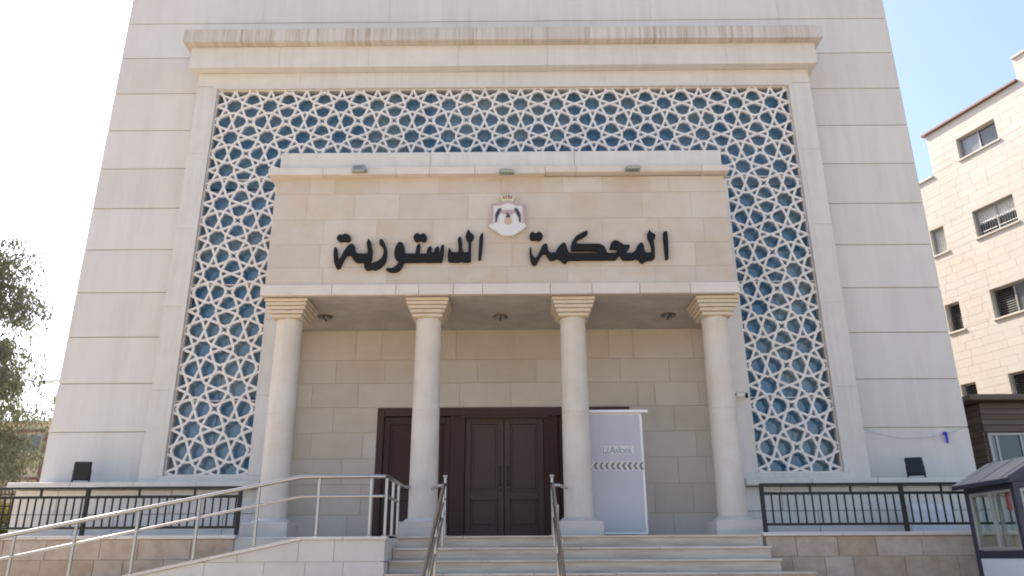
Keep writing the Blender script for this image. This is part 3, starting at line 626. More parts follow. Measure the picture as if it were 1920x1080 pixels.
def cctv(x, y, z, d, label):
    t = thing('security_camera', label, 'camera', (x, y, z), group='small security cameras on the facade')
    d = Vector(d).normalized(); p = Vector((x, y, z))
    MB().tube(p, p + d * 0.05, 0.035, 14).build('mount', M['white'], t, smooth=True)
    MB().tube(p + d * 0.05, p + d * 0.12 - Vector((0, 0, 0.01)), 0.016, 8).build('arm', M['grey_cast'], t, smooth=True)
    q = p + d * 0.10 + Vector((0, 0, -0.02)); MB().tube(q, q + d * 0.13 + Vector((0, -0.02, -0.03)), 0.042, 16).build('camera_body', M['white'], t, smooth=True)
    e = q + d * 0.131 + Vector((0, -0.0201, -0.0301)); MB().tube(e, e + d * 0.03, 0.044, 16).build('lens_hood', M['black'], t, smooth=True)
cctv(XL - 0.03, 0.47, 4.70, (-1, -0.35, 0.02), 'small white security camera on the left corner of the building')
cctv(4.0, -0.052, 4.27, (0.9, -0.5, 0), 'small white security camera between the rightmost column and the lattice')

# cable and blue tag on the right wall
pts = []
for i in range(25):
    t_ = i / 24; x = 6.32 + t_ * 1.87; z = 3.75 - 0.21 * 4 * t_ * (1 - t_) * (1.0 if t_ < 0.5 else 0.95); pts.append((x, 0.36, z))
tag(MB().path(pts, 0.0035, 6).build('cable', M['cable'], smooth=True), 'thin grey cable sagging across the bottom right wall panel', 'cable')
tg = thing('cable_tag', 'small bright blue tag hanging on the cable at the right wall', 'tag', (7.80, 0.34, 3.50))
MB().cbox(7.785, 7.83, 0.325, 0.35, 3.46, 3.66, 0.006).build('tag_strip', M['blue'], tg)
MB().cbox(7.752, 7.784, 0.327, 0.348, 3.60, 3.65, 0.004).build('hook', M['blue'], tg)

# ------------------------------------------------------------------ display board on the porch
bd = thing('display_board', 'white framed lavender display board with a chevron band behind the third column', 'board', (1.8, -0.9, PZ))
MB().cbox(1.25, 2.262, -0.90, -0.82, 1.93, 3.80, 0.004).build('board_body', M['white'], bd)
MB().cbox(1.23, 2.36, -0.95, -0.70, 3.802, 3.85, 0.004).build('top_shelf', M['white'], bd)
MB().cbox(1.28, 2.225, -0.908, -0.901, 1.965, 3.775, 0.001).build('face_film', M['lavender'], bd)
MB().cbox(1.33, 2.0, -0.9105, -0.9085, 2.02, 2.36, 0.0005).build('pale_patch', M['lavender'], bd)
bs = MB().cbox(1.28, 2.225, -0.915, -0.911, 2.885, 3.035, 0.001).build('band', M['strip'], bd)
for k in range(10):
    x = 1.36 + k * 0.09; m = MB(); y0, y1 = -0.919, -0.9155
    m.prism([(x, 2.96), (x + 0.040, 3.018), (x + 0.080, 3.018), (x + 0.040, 2.96)], y0, y1).prism([(x, 2.9595), (x + 0.040, 2.9595), (x + 0.080, 2.902), (x + 0.040, 2.902)], y0, y1)
    m.build('chevron', M['print_dark'], bs)
MB().cbox(1.59, 2.10, -0.912, -0.9085, 3.14, 3.275, 0.001).build('logo_plate', M['strip'], bd)
def text(body, x, z, size, y, m, parent, shear=0.0):
    cu = D.curves.new('print', 'FONT'); cu.body = body; cu.size = size; cu.extrude = 0.001; cu.shear = shear; cu.space_character = 0.9
    o = D.objects.new('tmp', cu); COL.objects.link(o); bpy.context.view_layer.update()
    me = D.meshes.new_from_object(o.evaluated_get(bpy.context.evaluated_depsgraph_get())); D.objects.remove(o); D.curves.remove(cu)
    me.transform(Matrix.Rotation(rad(90), 4, 'X')); me.materials.clear(); me.materials.append(M[m])
    o = D.objects.new('logo_print', me); COL.objects.link(o); o.parent = parent; o.location = Vector((x, y, z)) - wl(parent); return o
text("L(", 1.60, 3.158, 0.15, -0.9135, 'print_green', bd); text("Asloni.", 1.71, 3.158, 0.15, -0.9135, 'print_green', bd, 0.1)
ft = MB(); ft.cbox(1.30, 2.24, -0.94, -0.78, PZ, 1.912, 0.004).build('foot_plate', M['white'], bd)
MB().cbox(2.25, 2.38, -0.86, -0.80, PZ, 1.925, 0.008).build('rear_foot', M['black'], bd)

# ------------------------------------------------------------------ retaining walls below the terraces
rw = thing('retaining_wall', 'brown beige stone retaining wall under the right railing beside the steps', 'wall', (6.5, -2.15, 0))
MB().box(3.70, 11.98, -2.185, -2.125, 0, 1.86).build('wall_core', M['joint_in'], rw)
zr = [0.0, 0.25, 0.52, 0.79, 1.06, 1.33, 1.595, 1.86]
courses(rw, 3.66, 12.0, zr, -2.20, M['rough'], 0.60, 0.05, rnd=0.35, jit=0.004) if False else None
xs0 = 3.66
def rough_courses(parent, x0, x1, zr, y):
    for i in range(len(zr) - 1):
        x = x0; first = True
        while x < x1 - 0.01:
            wdt = random.uniform(0.38, 0.78) * (0.6 if first and i % 2 else 1); q = min(x1, x + wdt)
            if x1 - q < 0.2: q = x1
            stone(parent, x, q, zr[i], zr[i + 1], y, M['rough'], 0.05, 0.008, jit=0.003); x = q; first = False
rough_courses(rw, 3.66, 12.0, zr, -2.20)
k = 3.62
while k < 12: MB().cbox(k + 0.002, min(12.02, k + 1.1) - 0.002, -2.235, -1.98, 1.862, 1.912, 0.006).build('coping_slab', M['fascia'], rw); k += 1.1
rw = thing('retaining_wall', 'brown stained stone retaining wall behind the ramp on the left', 'wall', (-8, -2.15, 0))
MB().box(-12.98, -3.72, -2.185, -2.125, 0, 1.86).build('wall_core', M['joint_in'], rw)
rough_courses(rw, -13.0, -3.68, zr[3:], -2.20)
k = -13.0
while k < -3.7: MB().cbox(k + 0.002, min(-3.66, k + 1.1) - 0.002, -2.235, -1.98, 1.862, 1.912, 0.006).build('coping_slab', M['fascia'], rw); k += 1.1

# ------------------------------------------------------------------ ramp
rp = struct(thing('ramp', '', '', (-4, -3.0, 0)))
for kk in ('label', 'category'): del rp[kk]
SL = 0.2050; RX = -2.50; RZ = 1.862
def top(x): return RZ - 0.04 - max(0.0, (RX - x)) * SL
XE = RX - (RZ - 0.04) / SL
rp_core = MB().prism([(XE + 0.1, 0.0), (-1.50, 0.0), (-1.50, RZ - 0.05), (RX, RZ - 0.05)], -3.088, -2.24).build('ramp_body', M['joint_in'], rp)
zz = [0.0, 0.28, 0.57, 0.86, 1.15, 1.435, 1.62 - 0.04, 1.822]
zz = [0.0, 0.26, 0.52, 0.78, 1.04, 1.30, 1.56, 1.822]
for i in range(7):
    x = -1.44; first = True
    fixed = {6: [-2.08, -2.62 + 0.09, -3.3, -4.1], 5: [-1.95, -2.43, -2.95, -3.7, -4.5, -5.3]}.get(i)
    xs = [-1.44] + (fixed or [])
    if not fixed: xs.append(-1.44 - random.uniform(0.5, 0.9))
    while xs[-1] > XE: xs.append(xs[-1] - random.uniform(0.62, 0.92))
    for a, b in zip(xs[1:], xs[:-1]):
        g = 0.003; q = [(a + g, zz[i] + g), (b - g, zz[i] + g), (b - g, zz[i + 1] - g), (a + g, zz[i + 1] - g)]
        # below the sloping top: z <= RZ-.045-(RX-x)*SL  ->  z - SL*x <= RZ-.045-RX*SL
        q = clip(q, -SL, 1.0, RZ - 0.045 - RX * SL)
        if len(q) < 3 or area(q) < 0.004: continue
        MB().prism(q, -3.10 + random.uniform(-0.001, 0.001), -3.055).build('stone', M['ramp'], rp)
for i in range(7): MB().cbox(-1.50, -1.44, -3.055, -2.19, zz[i] + .004, zz[i + 1] - .004, 0.004).build('side_stone', M['ramp'], rp)
# coping: level over the landing, sloping along the ramp
x = -1.42
for a, b in ((-1.97, -1.42), (RX, -1.975)): MB().cbox(a, b, -3.125, -2.93, RZ - 0.04, RZ, 0.005).build('coping_slab', M['fascia'], rp)
x = RX - 0.003
while x > XE + 0.3:
    a = max(XE + 0.3, x - 1.15); f = lambda t: RZ - (RX - t) * SL
    MB().prism([(a + 0.003, f(a) - 0.04), (x, f(x) - 0.04), (x, f(x)), (a + 0.003, f(a))], -3.125, -2.93).build('coping_slab', M['fascia'], rp); x = a
MB().prism([(XE + 0.3, 0.02), (RX, RZ - 0.075), (-1.5, RZ - 0.075), (-1.5, RZ - 0.045), (RX, RZ - 0.045), (XE + 0.3, 0.05)], -2.93, -2.24).build('ramp_surface', M['step'], rp)

# ------------------------------------------------------------------ stainless handrails
def sloped(x): return 0 if x > -2.57 else (-2.57 - x) * 0.192
hr = thing('handrail', 'long stainless steel handrail climbing the ramp and turning to the porch', 'railing', (-4, -3.04, 1.0))
yy = -3.04
MB().path([(-12.0, yy, 2.612 - (12.0 - 2.57) * 0.192), (-2.70, yy, 2.612 - 0.025), (-2.57, yy, 2.608), (-2.44, yy, 2.612), (-1.60, yy, 2.612), (-1.50, yy + 0.03, 2.612), (-1.47, yy + 0.13, 2.612), (-1.47, -1.52, 2.612), (-1.47, -1.46, 2.612), (-1.42, -1.42, 2.612), (-1.385, -1.39, 2.612)], 0.027, 12).build('top_rail', M['steel'], hr, smooth=True)
MB().path([(-12.0, yy, 2.363 - (12.0 - 2.57) * 0.200), (-2.70, yy, 2.363 - 0.027), (-2.57, yy, 2.359), (-2.44, yy, 2.363), (-1.60, yy, 2.363), (-1.50, yy + 0.03, 2.363), (-1.47, yy + 0.13, 2.363), (-1.47, -1.9, 2.363)], 0.019, 10).build('middle_rail', M['steel'], hr, smooth=True)
for px, py in [(-1.661, yy), (-2.34, yy), (-3.123, yy), (-3.881, yy), (-4.651, yy), (-5.43, yy), (-6.20, yy), (-7.0, yy), (-7.8, yy), (-8.6, yy), (-1.47, yy + 0.06), (-1.47, -2.42), (-1.47, -1.92)]:
    base = (RZ - max(0, RX - px) * SL) if py == yy or py < -2.6 else PZ
    p = MB().tube((px, py, base), (px, py, 2.590 - sloped(px)), 0.0205, 12).build('post', M['steel'], hr, smooth=True)
    MB().lathe(px, py, [(0.045, base + 0.001), (0.045, base + 0.010), (0.024, base + 0.018)], 16).build('base_flange', M['steel'], p, smooth=True)
def stair_rail(x, label, sgn):
    t = thing('handrail', label, 'railing', (x, -3.6, 0.9), group='stair handrails of the central steps')
    sl = 0.157 / 0.30
    f = lambda y, h: PZ + h - max(0.0, (-2.25 - y)) * sl
    MB().path([(x, -2.10, PZ + 0.70), (x, -2.30, f(-2.30, 0.70)), (x, -5.6, f(-5.6, 0.70))], 0.026, 12).build('top_rail', M['steel'], t, smooth=True)
    for h, nm in ((0.50, 'middle_rail'), (0.30, 'middle_rail')):
        MB().path([(x, -2.10, PZ + h), (x, -2.30, f(-2.30, h)), (x, -5.6, f(-5.6, h))], 0.014, 10).build(nm, M['steel'], t, smooth=True)
    for k, y in enumerate((-2.10, -2.38, -3.28, -4.18, -5.08)):
        i = 0 if y > -2.2 else int((-2.2 - y) / 0.30) + 1
        zb = PZ - 0.157 * max(0, i - (0 if y > -2.2 else 0)); zt = f(y, 0.70) + (0.10 if k == 0 else -0.01)
        zb = PZ if y > -2.2 else PZ - 0.157 * i
        p = MB().tube((x, y, zb), (x, y, zt), 0.021, 12).build('post', M['steel'], t, smooth=True)
        MB().lathe(x, y, [(0.043, zb), (0.043, zb + 0.01), (0.024, zb + 0.017)], 16).build('base_flange', M['steel'], p, smooth=True)
        if k == 0: MB().lathe(x, y, [(0.024, zt), (0.036, zt + 0.008), (0.036, zt + 0.022), (0.02, zt + 0.034)], 16).build('post_cap', M['steel'], p, smooth=True)
        else:
            MB().tube((x - sgn * 0.06, y, zb + 0.01), (x - sgn * 0.06, y, zt - 0.22), 0.014, 10).build('side_post', M['steel'], t, smooth=True)
    MB().path([(x - sgn * 0.0, -2.10, PZ + 0.685), (x - sgn * 0.10, -2.07, PZ + 0.685), (x - sgn * 0.24, -1.55, PZ + 0.685)], 0.024, 12).build('wall_tie', M['steel'], t, smooth=True)
stair_rail(-0.783, 'stainless stair handrail left of the entrance doors', 1)
stair_rail(0.736, 'stainless stair handrail right of the entrance doors', -1)

# ------------------------------------------------------------------ black terrace railings
def black_rail(x0, x1, posts, shorts, label, pitch, xb):
    y = -2.10; t = thing('terrace_railing', label, 'railing', ((x0 + x1) / 2, y, 1.912), group='black railings on the terrace walls')
    def bar(a, b, z, h=0.032, nm='rail'): MB().cbox(a, b, y - 0.02, y + 0.02, z - h / 2, z + h / 2, 0.004).build(nm, M['rail'], t)
    bar(x0, x1, 2.562, 0.034, 'top_rail'); bar(x0, x1, 2.437, 0.038, 'middle_rail'); bar(x0, x1, 2.020, 0.034, 'bottom_rail')
    for p in posts: MB().cbox(p - 0.026, p + 0.026, y - 0.026, y + 0.026, 1.913, 2.575, 0.004).build('post', M['rail'], t)
    for p in shorts: MB().cbox(p - 0.014, p + 0.014, y - 0.013, y + 0.013, 2.457, 2.544, 0.002).build('spacer', M['rail'], t)
    x = xb
    while x < max(x0, x1) - 0.04:
        if all(abs(x - p) > 0.045 for p in posts): MB().cbox(x - 0.010, x + 0.010, y - 0.010, y + 0.010, 2.038, 2.417, 0.002).build('baluster', M['rail'], t)
        x += pitch
black_rail(3.70, 10.5, (3.70, 5.67, 7.9, 10.1), (4.39, 4.96, 6.24, 7.0, 8.6), 'black metal railing on the wall right of the steps', 0.1145, 3.83)
black_rail(-12.6, -3.66, (-12.4, -10.3, -8.1, -5.86, -3.69), (-4.34, -5.13, -6.53, -7.3, -8.9, -9.7), 'black metal railing on the wall left of the columns', 0.1095, -12.5)

# pale casing behind the right railing
ac = thing('cooling_unit', 'pale blue grey casing standing behind the right railing', 'casing', (6.75, -0.6, 1.895))
MB().cbox(6.42, 7.08, -0.75, -0.45, 1.94, 2.36, 0.012).build('casing', M['pale_blue'], ac)
for k in range(7): MB().box(6.47, 7.03, -0.757, -0.7505, 2.00 + k * 0.045, 2.02 + k * 0.045).build('grille_slat', M['pale_blue'], ac)
for q in (6.5, 7.0): MB().cbox(q - 0.03, q + 0.03, -0.74, -0.46, 1.896, 1.939, 0.004).build('foot', M['lamp_black'], ac)

# ------------------------------------------------------------------ guard booth
gb = thing('guard_booth', 'small navy guard booth with white panels and grey gabled roof at the right edge', 'booth', (6.62, -3.25, 0.12))
GX0, GX1, GY0, GY1 = 6.20, 7.04, -3.80, -2.72; GZ = 0.35; EZ = 2.44; RGX = 6.62; RGZ = 2.735
MB().cbox(GX0 - 0.06, GX1 + 0.06, GY0 - 0.06, GY1 + 0.06, 0.121, GZ, 0.01).build('base', M['paving'], gb)
for x in (GX0, GX1 - 0.075):
    for y in (GY0, GY1 - 0.075): MB().cbox(x, x + 0.075, y, y + 0.075, GZ, EZ, 0.005).build('corner_post', M['navy'], gb)
for z0, z1 in ((GZ, GZ + 0.08), (1.56, 1.65), (EZ - 0.07, EZ)):
    for y in (GY0 + 0.008, GY1 - 0.062): MB().cbox(GX0 + 0.0755, GX1 - 0.0755, y, y + 0.05, z0 + .0005, z1 - .0005, 0.003).build('cross_rail', M['navy'], gb)
    for x in (GX0 + 0.008, GX1 - 0.062): MB().cbox(x, x + 0.05, GY0 + 0.0755, GY1 - 0.0755, z0 + .0005, z1 - .0005, 0.003).build('cross_rail', M['navy'], gb)
def booth_window(axis, a0, a1, c):
    z0, z1 = 1.66, EZ - 0.08; mid = (a0 + a1) / 2; m = MB()
    def bx(p, q, r, s_, t0=0.02): return m.cbox(c, c + 0.04, p, q, r, s_, 0.003) if axis == 'x' else m.cbox(p, q, c, c + 0.04, r, s_, 0.003)
    bx(a0, a0 + 0.035, z0, z1); bx(a1 - 0.035, a1, z0, z1); bx(mid - 0.025, mid + 0.025, z0, z1)
    for p, q in ((a0 + 0.036, mid - 0.026), (mid + 0.026, a1 - 0.036)): bx(p, q, z0, z0 + 0.035); bx(p, q, z1 - 0.035, z1)
    w_ = m.build('window', M['alu'], gb)
    for p, q in ((a0 + 0.036, mid - 0.026), (mid + 0.026, a1 - 0.036)):
        g = MB(); g.box(c + 0.015, c + 0.021, p, q, z0 + 0.036, z1 - 0.036) if axis == 'x' else g.box(p, q, c + 0.015, c + 0.021, z0 + 0.036, z1 - 0.036); g.build('pane', M['glass_clear'], w_)
booth_window('x', GY0 + 0.08, GY1 - 0.08, GX0 + 0.012); booth_window('y', GX0 + 0.08, GX1 - 0.08, GY0 + 0.012)
booth_window('y', GX0 + 0.08, GX1 - 0.08, GY1 - 0.06); booth_window('x', GY0 + 0.08, GY1 - 0.08, GX1 - 0.06)
for args in ((GX0 + 0.015, GX0 + 0.04, GY0 + 0.08, GY1 - 0.08), (GX1 - 0.04, GX1 - 0.015, GY0 + 0.08, GY1 - 0.08), (GX0 + 0.08, GX1 - 0.08, GY0 + 0.015, GY0 + 0.04), (GX0 + 0.08, GX1 - 0.08, GY1 - 0.04, GY1 - 0.015)):
    MB().cbox(*args, GZ + 0.081, 1.559, 0.002).build('panel', M['booth_white'], gb)
ov = 0.10; ex0 = GX0 - ov; ex1 = GX1 + ov
for s, e in ((-1, ex0), (1, ex1)):
    m = MB(); ya, yb = GY0 - 0.10, GY1 + 0.06; ez = EZ + 0.006
    m.add([(e, ya, ez), (RGX + s * 0.001, ya, RGZ), (RGX + s * 0.001, yb, RGZ), (e, yb, ez), (e, ya, ez + 0.035), (RGX + s * 0.001, ya, RGZ + 0.035), (RGX + s * 0.001, yb, RGZ + 0.035), (e, yb, ez + 0.035)],
          [(0, 1, 2, 3), (4, 7, 6, 5), (0, 4, 5, 1), (3, 2, 6, 7), (0, 3, 7, 4), (1, 5, 6, 2)])
    rf = m.build('roof', M['roofing'], gb)
    for k in range(3):
        y = ya + 0.15 + k * 0.45; MB().add([(e, y, ez + 0.0352), (RGX + s * .002, y, RGZ + 0.0352), (RGX + s * .002, y + 0.015, RGZ + 0.0352), (e, y + 0.015, ez + 0.0352), (e, y, ez + 0.05), (RGX + s * .002, y, RGZ + 0.05), (RGX + s * .002, y + 0.015, RGZ + 0.05), (e, y + 0.015, ez + 0.05)],
            [(0, 1, 2, 3), (4, 7, 6, 5), (0, 4, 5, 1), (3, 2, 6, 7), (0, 3, 7, 4), (1, 5, 6, 2)]).build('roof_seam', M['roofing'], rf)
MB().prism([(GX0 + 0.01, EZ + 0.002), (GX1 - 0.01, EZ + 0.002), (RGX, RGZ - 0.01)], GY0 + 0.005, GY0 + 0.03).build('gable_panel', M['navy'], gb)
MB().prism([(ex0 - 0.005, EZ - 0.03), (ex0 - 0.005, EZ + 0.05), (RGX, RGZ + 0.045), (ex1 + 0.005, EZ + 0.05), (ex1 + 0.005, EZ - 0.03), (RGX, RGZ - 0.045)], GY0 - 0.118, GY0 - 0.102).build('gable_fascia', M['navy'], gb)
MB().cbox(ex0 - 0.02, ex0 - 0.004, GY0 - 0.10, GY1 + 0.06, EZ - 0.025, EZ + 0.03, 0.003).build('eave_gutter', M['navy'], gb)
rb = thing('fire_extinguisher', 'small red bottle hanging inside the guard booth', 'bottle', (6.33, -3.45, 2.12))
MB().lathe(6.33, -3.45, [(0.03, 2.12), (0.036, 2.14), (0.036, 2.30), (0.018, 2.34)], 16).build('bottle', M['red'], rb, smooth=True)
MB().tube((6.33, -3.45, 2.34), (6.33, -3.45, 2.37), 0.01, 8).build('valve', M['black'], rb)

# ------------------------------------------------------------------ brown timber annex
an = thing('timber_annex', 'brown timber clad annex with grey framed windows between the court and the flats', 'building', (12, 4, 1.6))
AX = 9.49; AY = 2.0
MB().box(AX + 0.05, AX + 8, AY + 0.05, AY + 5, 1.61, 4.49).build('wall', M['wood2'], an)
def plank(z0, z1, m='wood2'):
    x = AX
    while x < AX + 7.9: 
        q = min(AX + 8, x + 2.4); MB().cbox(x + .002, q - .002, AY, AY + 0.05, z0 + 0.003, z1 - 0.003, 0.004).build('plank', M[m], an); x = q
for k in range(4): plank(4.04 + k * 0.105, 4.04 + (k + 1) * 0.105)
plank(3.90, 4.035, 'maroon_wood') if 'maroon_wood' in M else plank(3.90, 4.035)
for k in range(12): plank(1.62 + k * 0.105, 1.62 + (k + 1) * 0.105) if k < 10 else None
for k in range(22): MB().cbox(AX - 0.002, AX + 0.048, AY + 0.052, AY + 5, 1.62 + k * 0.13, 1.62 + (k + 1) * 0.13 - 0.006, 0.004).build('plank', M['wood2'], an)
MB().cbox(AX - 0.28, AX + 8.3, AY - 0.22, AY + 5.2, 4.50, 4.615, 0.01).build('cornice', M['wood2'], an)
for k in range(3):
    xa = AX + 0.06 + k * 1.9; z0, z1 = 2.68, 3.88; m = MB()
    m.cbox(xa, xa + 0.05, AY + 0.0, AY + 0.06, z0, z1, 0.004).cbox(xa + 1.75, xa + 1.80, AY, AY + 0.06, z0, z1, 0.004).cbox(xa + 0.051, xa + 1.749, AY, AY + 0.06, z1 - 0.05, z1, 0.004).cbox(xa + 0.051, xa + 1.749, AY, AY + 0.06, z0, z0 + 0.05, 0.004)
    for q in (0.14, 0.62, 1.18): m.cbox(xa + q, xa + q + 0.045, AY + 0.002, AY + 0.058, z0 + 0.051, z1 - 0.051, 0.004)
    wn = m.build('window', M['alu'], an)
    for a, b, mm in ((0.052, 0.139, 'glass_grey'), (0.186, 0.619, 'glass_dark'), (0.666, 1.179, 'glass_grey'), (1.226, 1.748, 'glass_dark')): MB().box(xa + a, xa + b, AY + 0.03, AY + 0.036, z0 + 0.051, z1 - 0.051).build('pane', M[mm], wn)
    MB().box(xa, xa + 1.8, AY + 0.045, AY + 0.0499, z0, z1).build('dark_room', M['dark_in'], an)

bw = thing('boundary_wall', 'low cream stone wall between the court and the timber annex behind the booth', 'wall', (11, 1.25, 1.6))
MB().box(8.35, 14, 1.21, 1.38, 1.6, 2.70).build('wall_core', M['joint_in'], bw)
courses(bw, 8.35, 14, [1.6, 1.87, 2.14, 2.41, 2.68], 1.19, M['fascia'], 0.6, 0.04)
for k in range(5): MB().cbox(8.33 + k * 1.13, 8.33 + (k + 1) * 1.13 - 0.004, 1.16, 1.42, 2.702, 2.75, 0.006).build('coping_slab', M['fascia'], bw)

# ------------------------------------------------------------------ flats on the right, sunlit
ang = rad(-70)
ap = thing('apartment_building', 'sunlit cream stone block of flats with maroon coping behind the timber annex', 'building', (15.433, 9.214, 0), ang)
XA, XB = -6.5, 14.0
wins = []     # x0, x1, z0, z1, kind
for x0, x1, kinds in ((-0.56, 0.88, ('slide', 'grille', 'louvre', 'louvre2')), (-2.25, -1.70, (None, 'lace', 'louvre', 'louvre')), (4.2, 5.6, ('slide', 'grille', 'louvre', 'louvre')), (8.2, 9.6, ('slide', 'louvre', 'grille', 'louvre')), (-4.9, -4.3, (None, 'lace', 'louvre', 'lace'))):
    for (z0, z1), kd in zip(((14.17, 14.93), (11.31, 12.24), (8.57, 9.52), (5.86, 6.82)), kinds):
        if kd: wins.append((x0, x1, z0, z1, kd))
    wins.append((x0, x1, 3.1, 4.1, 'louvre'))
# wall core split round the windows
def outline_top(x): return 14.05 if x < -1.66 else (15.66 if x < 1.9 else 16.45)
xs = sorted({XA, XB, -1.66, 1.9} | {w_[0] for w_ in wins} | {w_[1] for w_ in wins})
core = MB(); back = MB()
for a, b in zip(xs[:-1], xs[1:]):
    zt = outline_top((a + b) / 2); cuts = sorted([(w_[2], w_[3]) for w_ in wins if w_[0] <= a + .001 and w_[1] >= b - .001]); z = 0.0
    for c0, c1 in cuts + [(zt, zt)]:
        core.box(a, b, 0.004, 0.40, z, c0); z = c1
    back.box(a, b, 0.401, 9, 0, zt)
core.build('wall', M['apt_joint'], ap, local=True); back.build('wall', M['apt_joint'], ap, local=True)
sink = []; zcs = [0.0]
while zcs[-1] < 16.4: zcs.append(zcs[-1] + 0.262)
rs = random.getstate()
for i in range(len(zcs) - 1):
    a, b = zcs[i], zcs[i + 1]; m_ = (a + b) / 2
    if m_ > 16.45: continue
    xl = XA if b <= 14.06 else (-1.66 if b <= 15.67 else 1.9)
    courses(ap, xl, XB, [a, b], 0.0, M['apt'], 0.62, 0.05, holes=[w_[:4] for w_ in wins], gap=0.005, rnd=0.3, sink=sink)
vis, rest = [], []
for s_ in sink:
    (vis if (-2.9 < s_[0] < 3.4 and s_[2] > 4.9 and s_[1] - s_[0] > 0.25) else rest).append(s_)
vis.sort(key=lambda s_: -s_[0]); rest += vis[300:]; vis = vis[:300]
for p, q, a, b, y, m_, dp, gap in vis: stone(ap, p, q, a, b, y, m_, dp, gap, local=True, jit=0.0015)
mb = MB()
for p, q, a, b, y, m_, dp, gap in rest:
    j = random.uniform(-0.0015, 0.0015); g = gap / 2; c = 0.002
    mb.add([(p + g, dp, a + g), (q - g, dp, a + g), (q - g, dp, b - g), (p + g, dp, b - g), (p + g + c, j, a + g + c), (q - g - c, j, a + g + c), (q - g - c, j, b - g - c), (p + g + c, j, b - g - c)],
           [(4, 5, 6, 7), (0, 1, 5, 4), (1, 2, 6, 5), (2, 3, 7, 6), (3, 0, 4, 7)])
me = D.meshes.new('stone_facing'); me.from_pydata(mb.v, [], mb.f); me.materials.append(M['apt'])
o = D.objects.new('stone_facing', me); COL.objects.link(o); o.parent = ap; o['kind'] = 'stuff'
MB().cbox(-1.78, 1.9, -0.10, 0.30, 15.665, 15.75, 0.01).build('coping', M['maroon'], ap, local=True)
MB().cbox(1.9, XB, -0.06, 0.30, 16.46, 16.54, 0.01).build('coping', M['apt'], ap, local=True)
MB().cbox(XA, -1.67, -0.06, 0.35, 14.055, 14.12, 0.01).build('coping', M['apt'], ap, local=True)
for x0, x1, z0, z1, kd in wins:
    m = MB(); t = 0.05; yf = 0.13
    m.cbox(x0, x0 + t, yf, yf + .08, z0, z1, .006).cbox(x1 - t, x1, yf, yf + .08, z0, z1, .006).cbox(x0 + t + .001, x1 - t - .001, yf, yf + .08, z1 - t, z1, .006).cbox(x0 + t + .001, x1 - t - .001, yf, yf + .08, z0, z0 + t, .006)
    wide = x1 - x0 > 1; mid = (x0 + x1) / 2
    if wide: m.cbox(mid - .025, mid + .025, yf, yf + .07, z0 + t + .001, z1 - t - .001, .004)
    wn = m.build('window', M['alu'], ap, local=True)
    def sub(mb_, name, mt): 
        o_ = mb_.build(name, mt, None); o_.parent = wn; o_.location = o_.location - wn.location; return o_
    sub(MB().cbox(x0 - 0.06, x1 + 0.06, -0.05, 0.125, z0 - 0.06, z0 - 0.002, .006), 'sill', M['apt'])
    sub(MB().box(x0, x1, 0.34, 0.345, z0, z1), 'dark_room', M['dark_in'])
    segs = ((x0 + t, mid - .025), (mid + .025, x1 - t)) if wide else ((x0 + t, x1 - t),)
    for si, (a, b) in enumerate(segs):
        if kd == 'slide': sub(MB().box(a + .001, b - .001, yf + 0.03 + si * .015, yf + 0.036 + si * .015, z0 + t, z1 - t), 'pane', M['glass_grey'] if si == 0 else M['glass_dark'])
        elif kd == 'grille':
            zm = z0 + (z1 - z0) * 0.48; sub(MB().box(a + .001, b - .001, yf + 0.04, yf + 0.046, z0 + t, zm), 'pane', M['glass_dark']); sub(MB().box(a + .001, b - .001, yf + 0.055, yf + 0.06, zm, z1 - t), 'curtain', M['curtain'])
            g_ = MB(); k = a + 0.06
            while k < b: g_.tube((k, yf - 0.03, z0 + 0.02), (k, yf - 0.03, z1 - 0.03), 0.006, 5); k += 0.085
            for z in (z0 + 0.15, (z0 + z1) / 2, z1 - 0.15): g_.tube((a, yf - 0.04, z), (b, yf - 0.04, z), 0.006, 5)
            sub(g_, 'window_grille', M['alu'])
        elif kd == 'lace':
            sub(MB().box(a + .001, b - .001, yf + 0.055, yf + 0.06, z0 + t, z1 - t), 'curtain', M['curtain'])
            g_ = MB(); k = a + 0.05
            while k < b: g_.tube((k, yf - 0.03, z0 + 0.02), (k, yf - 0.03, z1 - 0.03), 0.006, 5); k += 0.08
            sub(g_, 'window_grille', M['alu'])
        else:
            if kd == 'louvre' and wide and si == 1 and abs(x0 + 0.56) < .1: sub(MB().box(a + .001, b - .001, yf + 0.04, yf + 0.046, z0 + t, z1 - t), 'pane', M['glass_grey']); continue
            sm = MB(); z = z0 + t + 0.01
            while z < z1 - t - 0.03:
                sm.add([(a, yf + 0.02, z), (b, yf + 0.02, z), (b, yf + 0.055, z + 0.05), (a, yf + 0.055, z + 0.05), (a, yf + 0.028, z - .004), (b, yf + 0.028, z - .004), (b, yf + 0.063, z + 0.046), (a, yf + 0.063, z + 0.046)],
                       [(0, 1, 2, 3), (4, 7, 6, 5), (0, 4, 5, 1), (3, 2, 6, 7), (0, 3, 7, 4), (1, 5, 6, 2)]); z += 0.075
            sub(sm, 'louvre_shutter', M['shutter'])

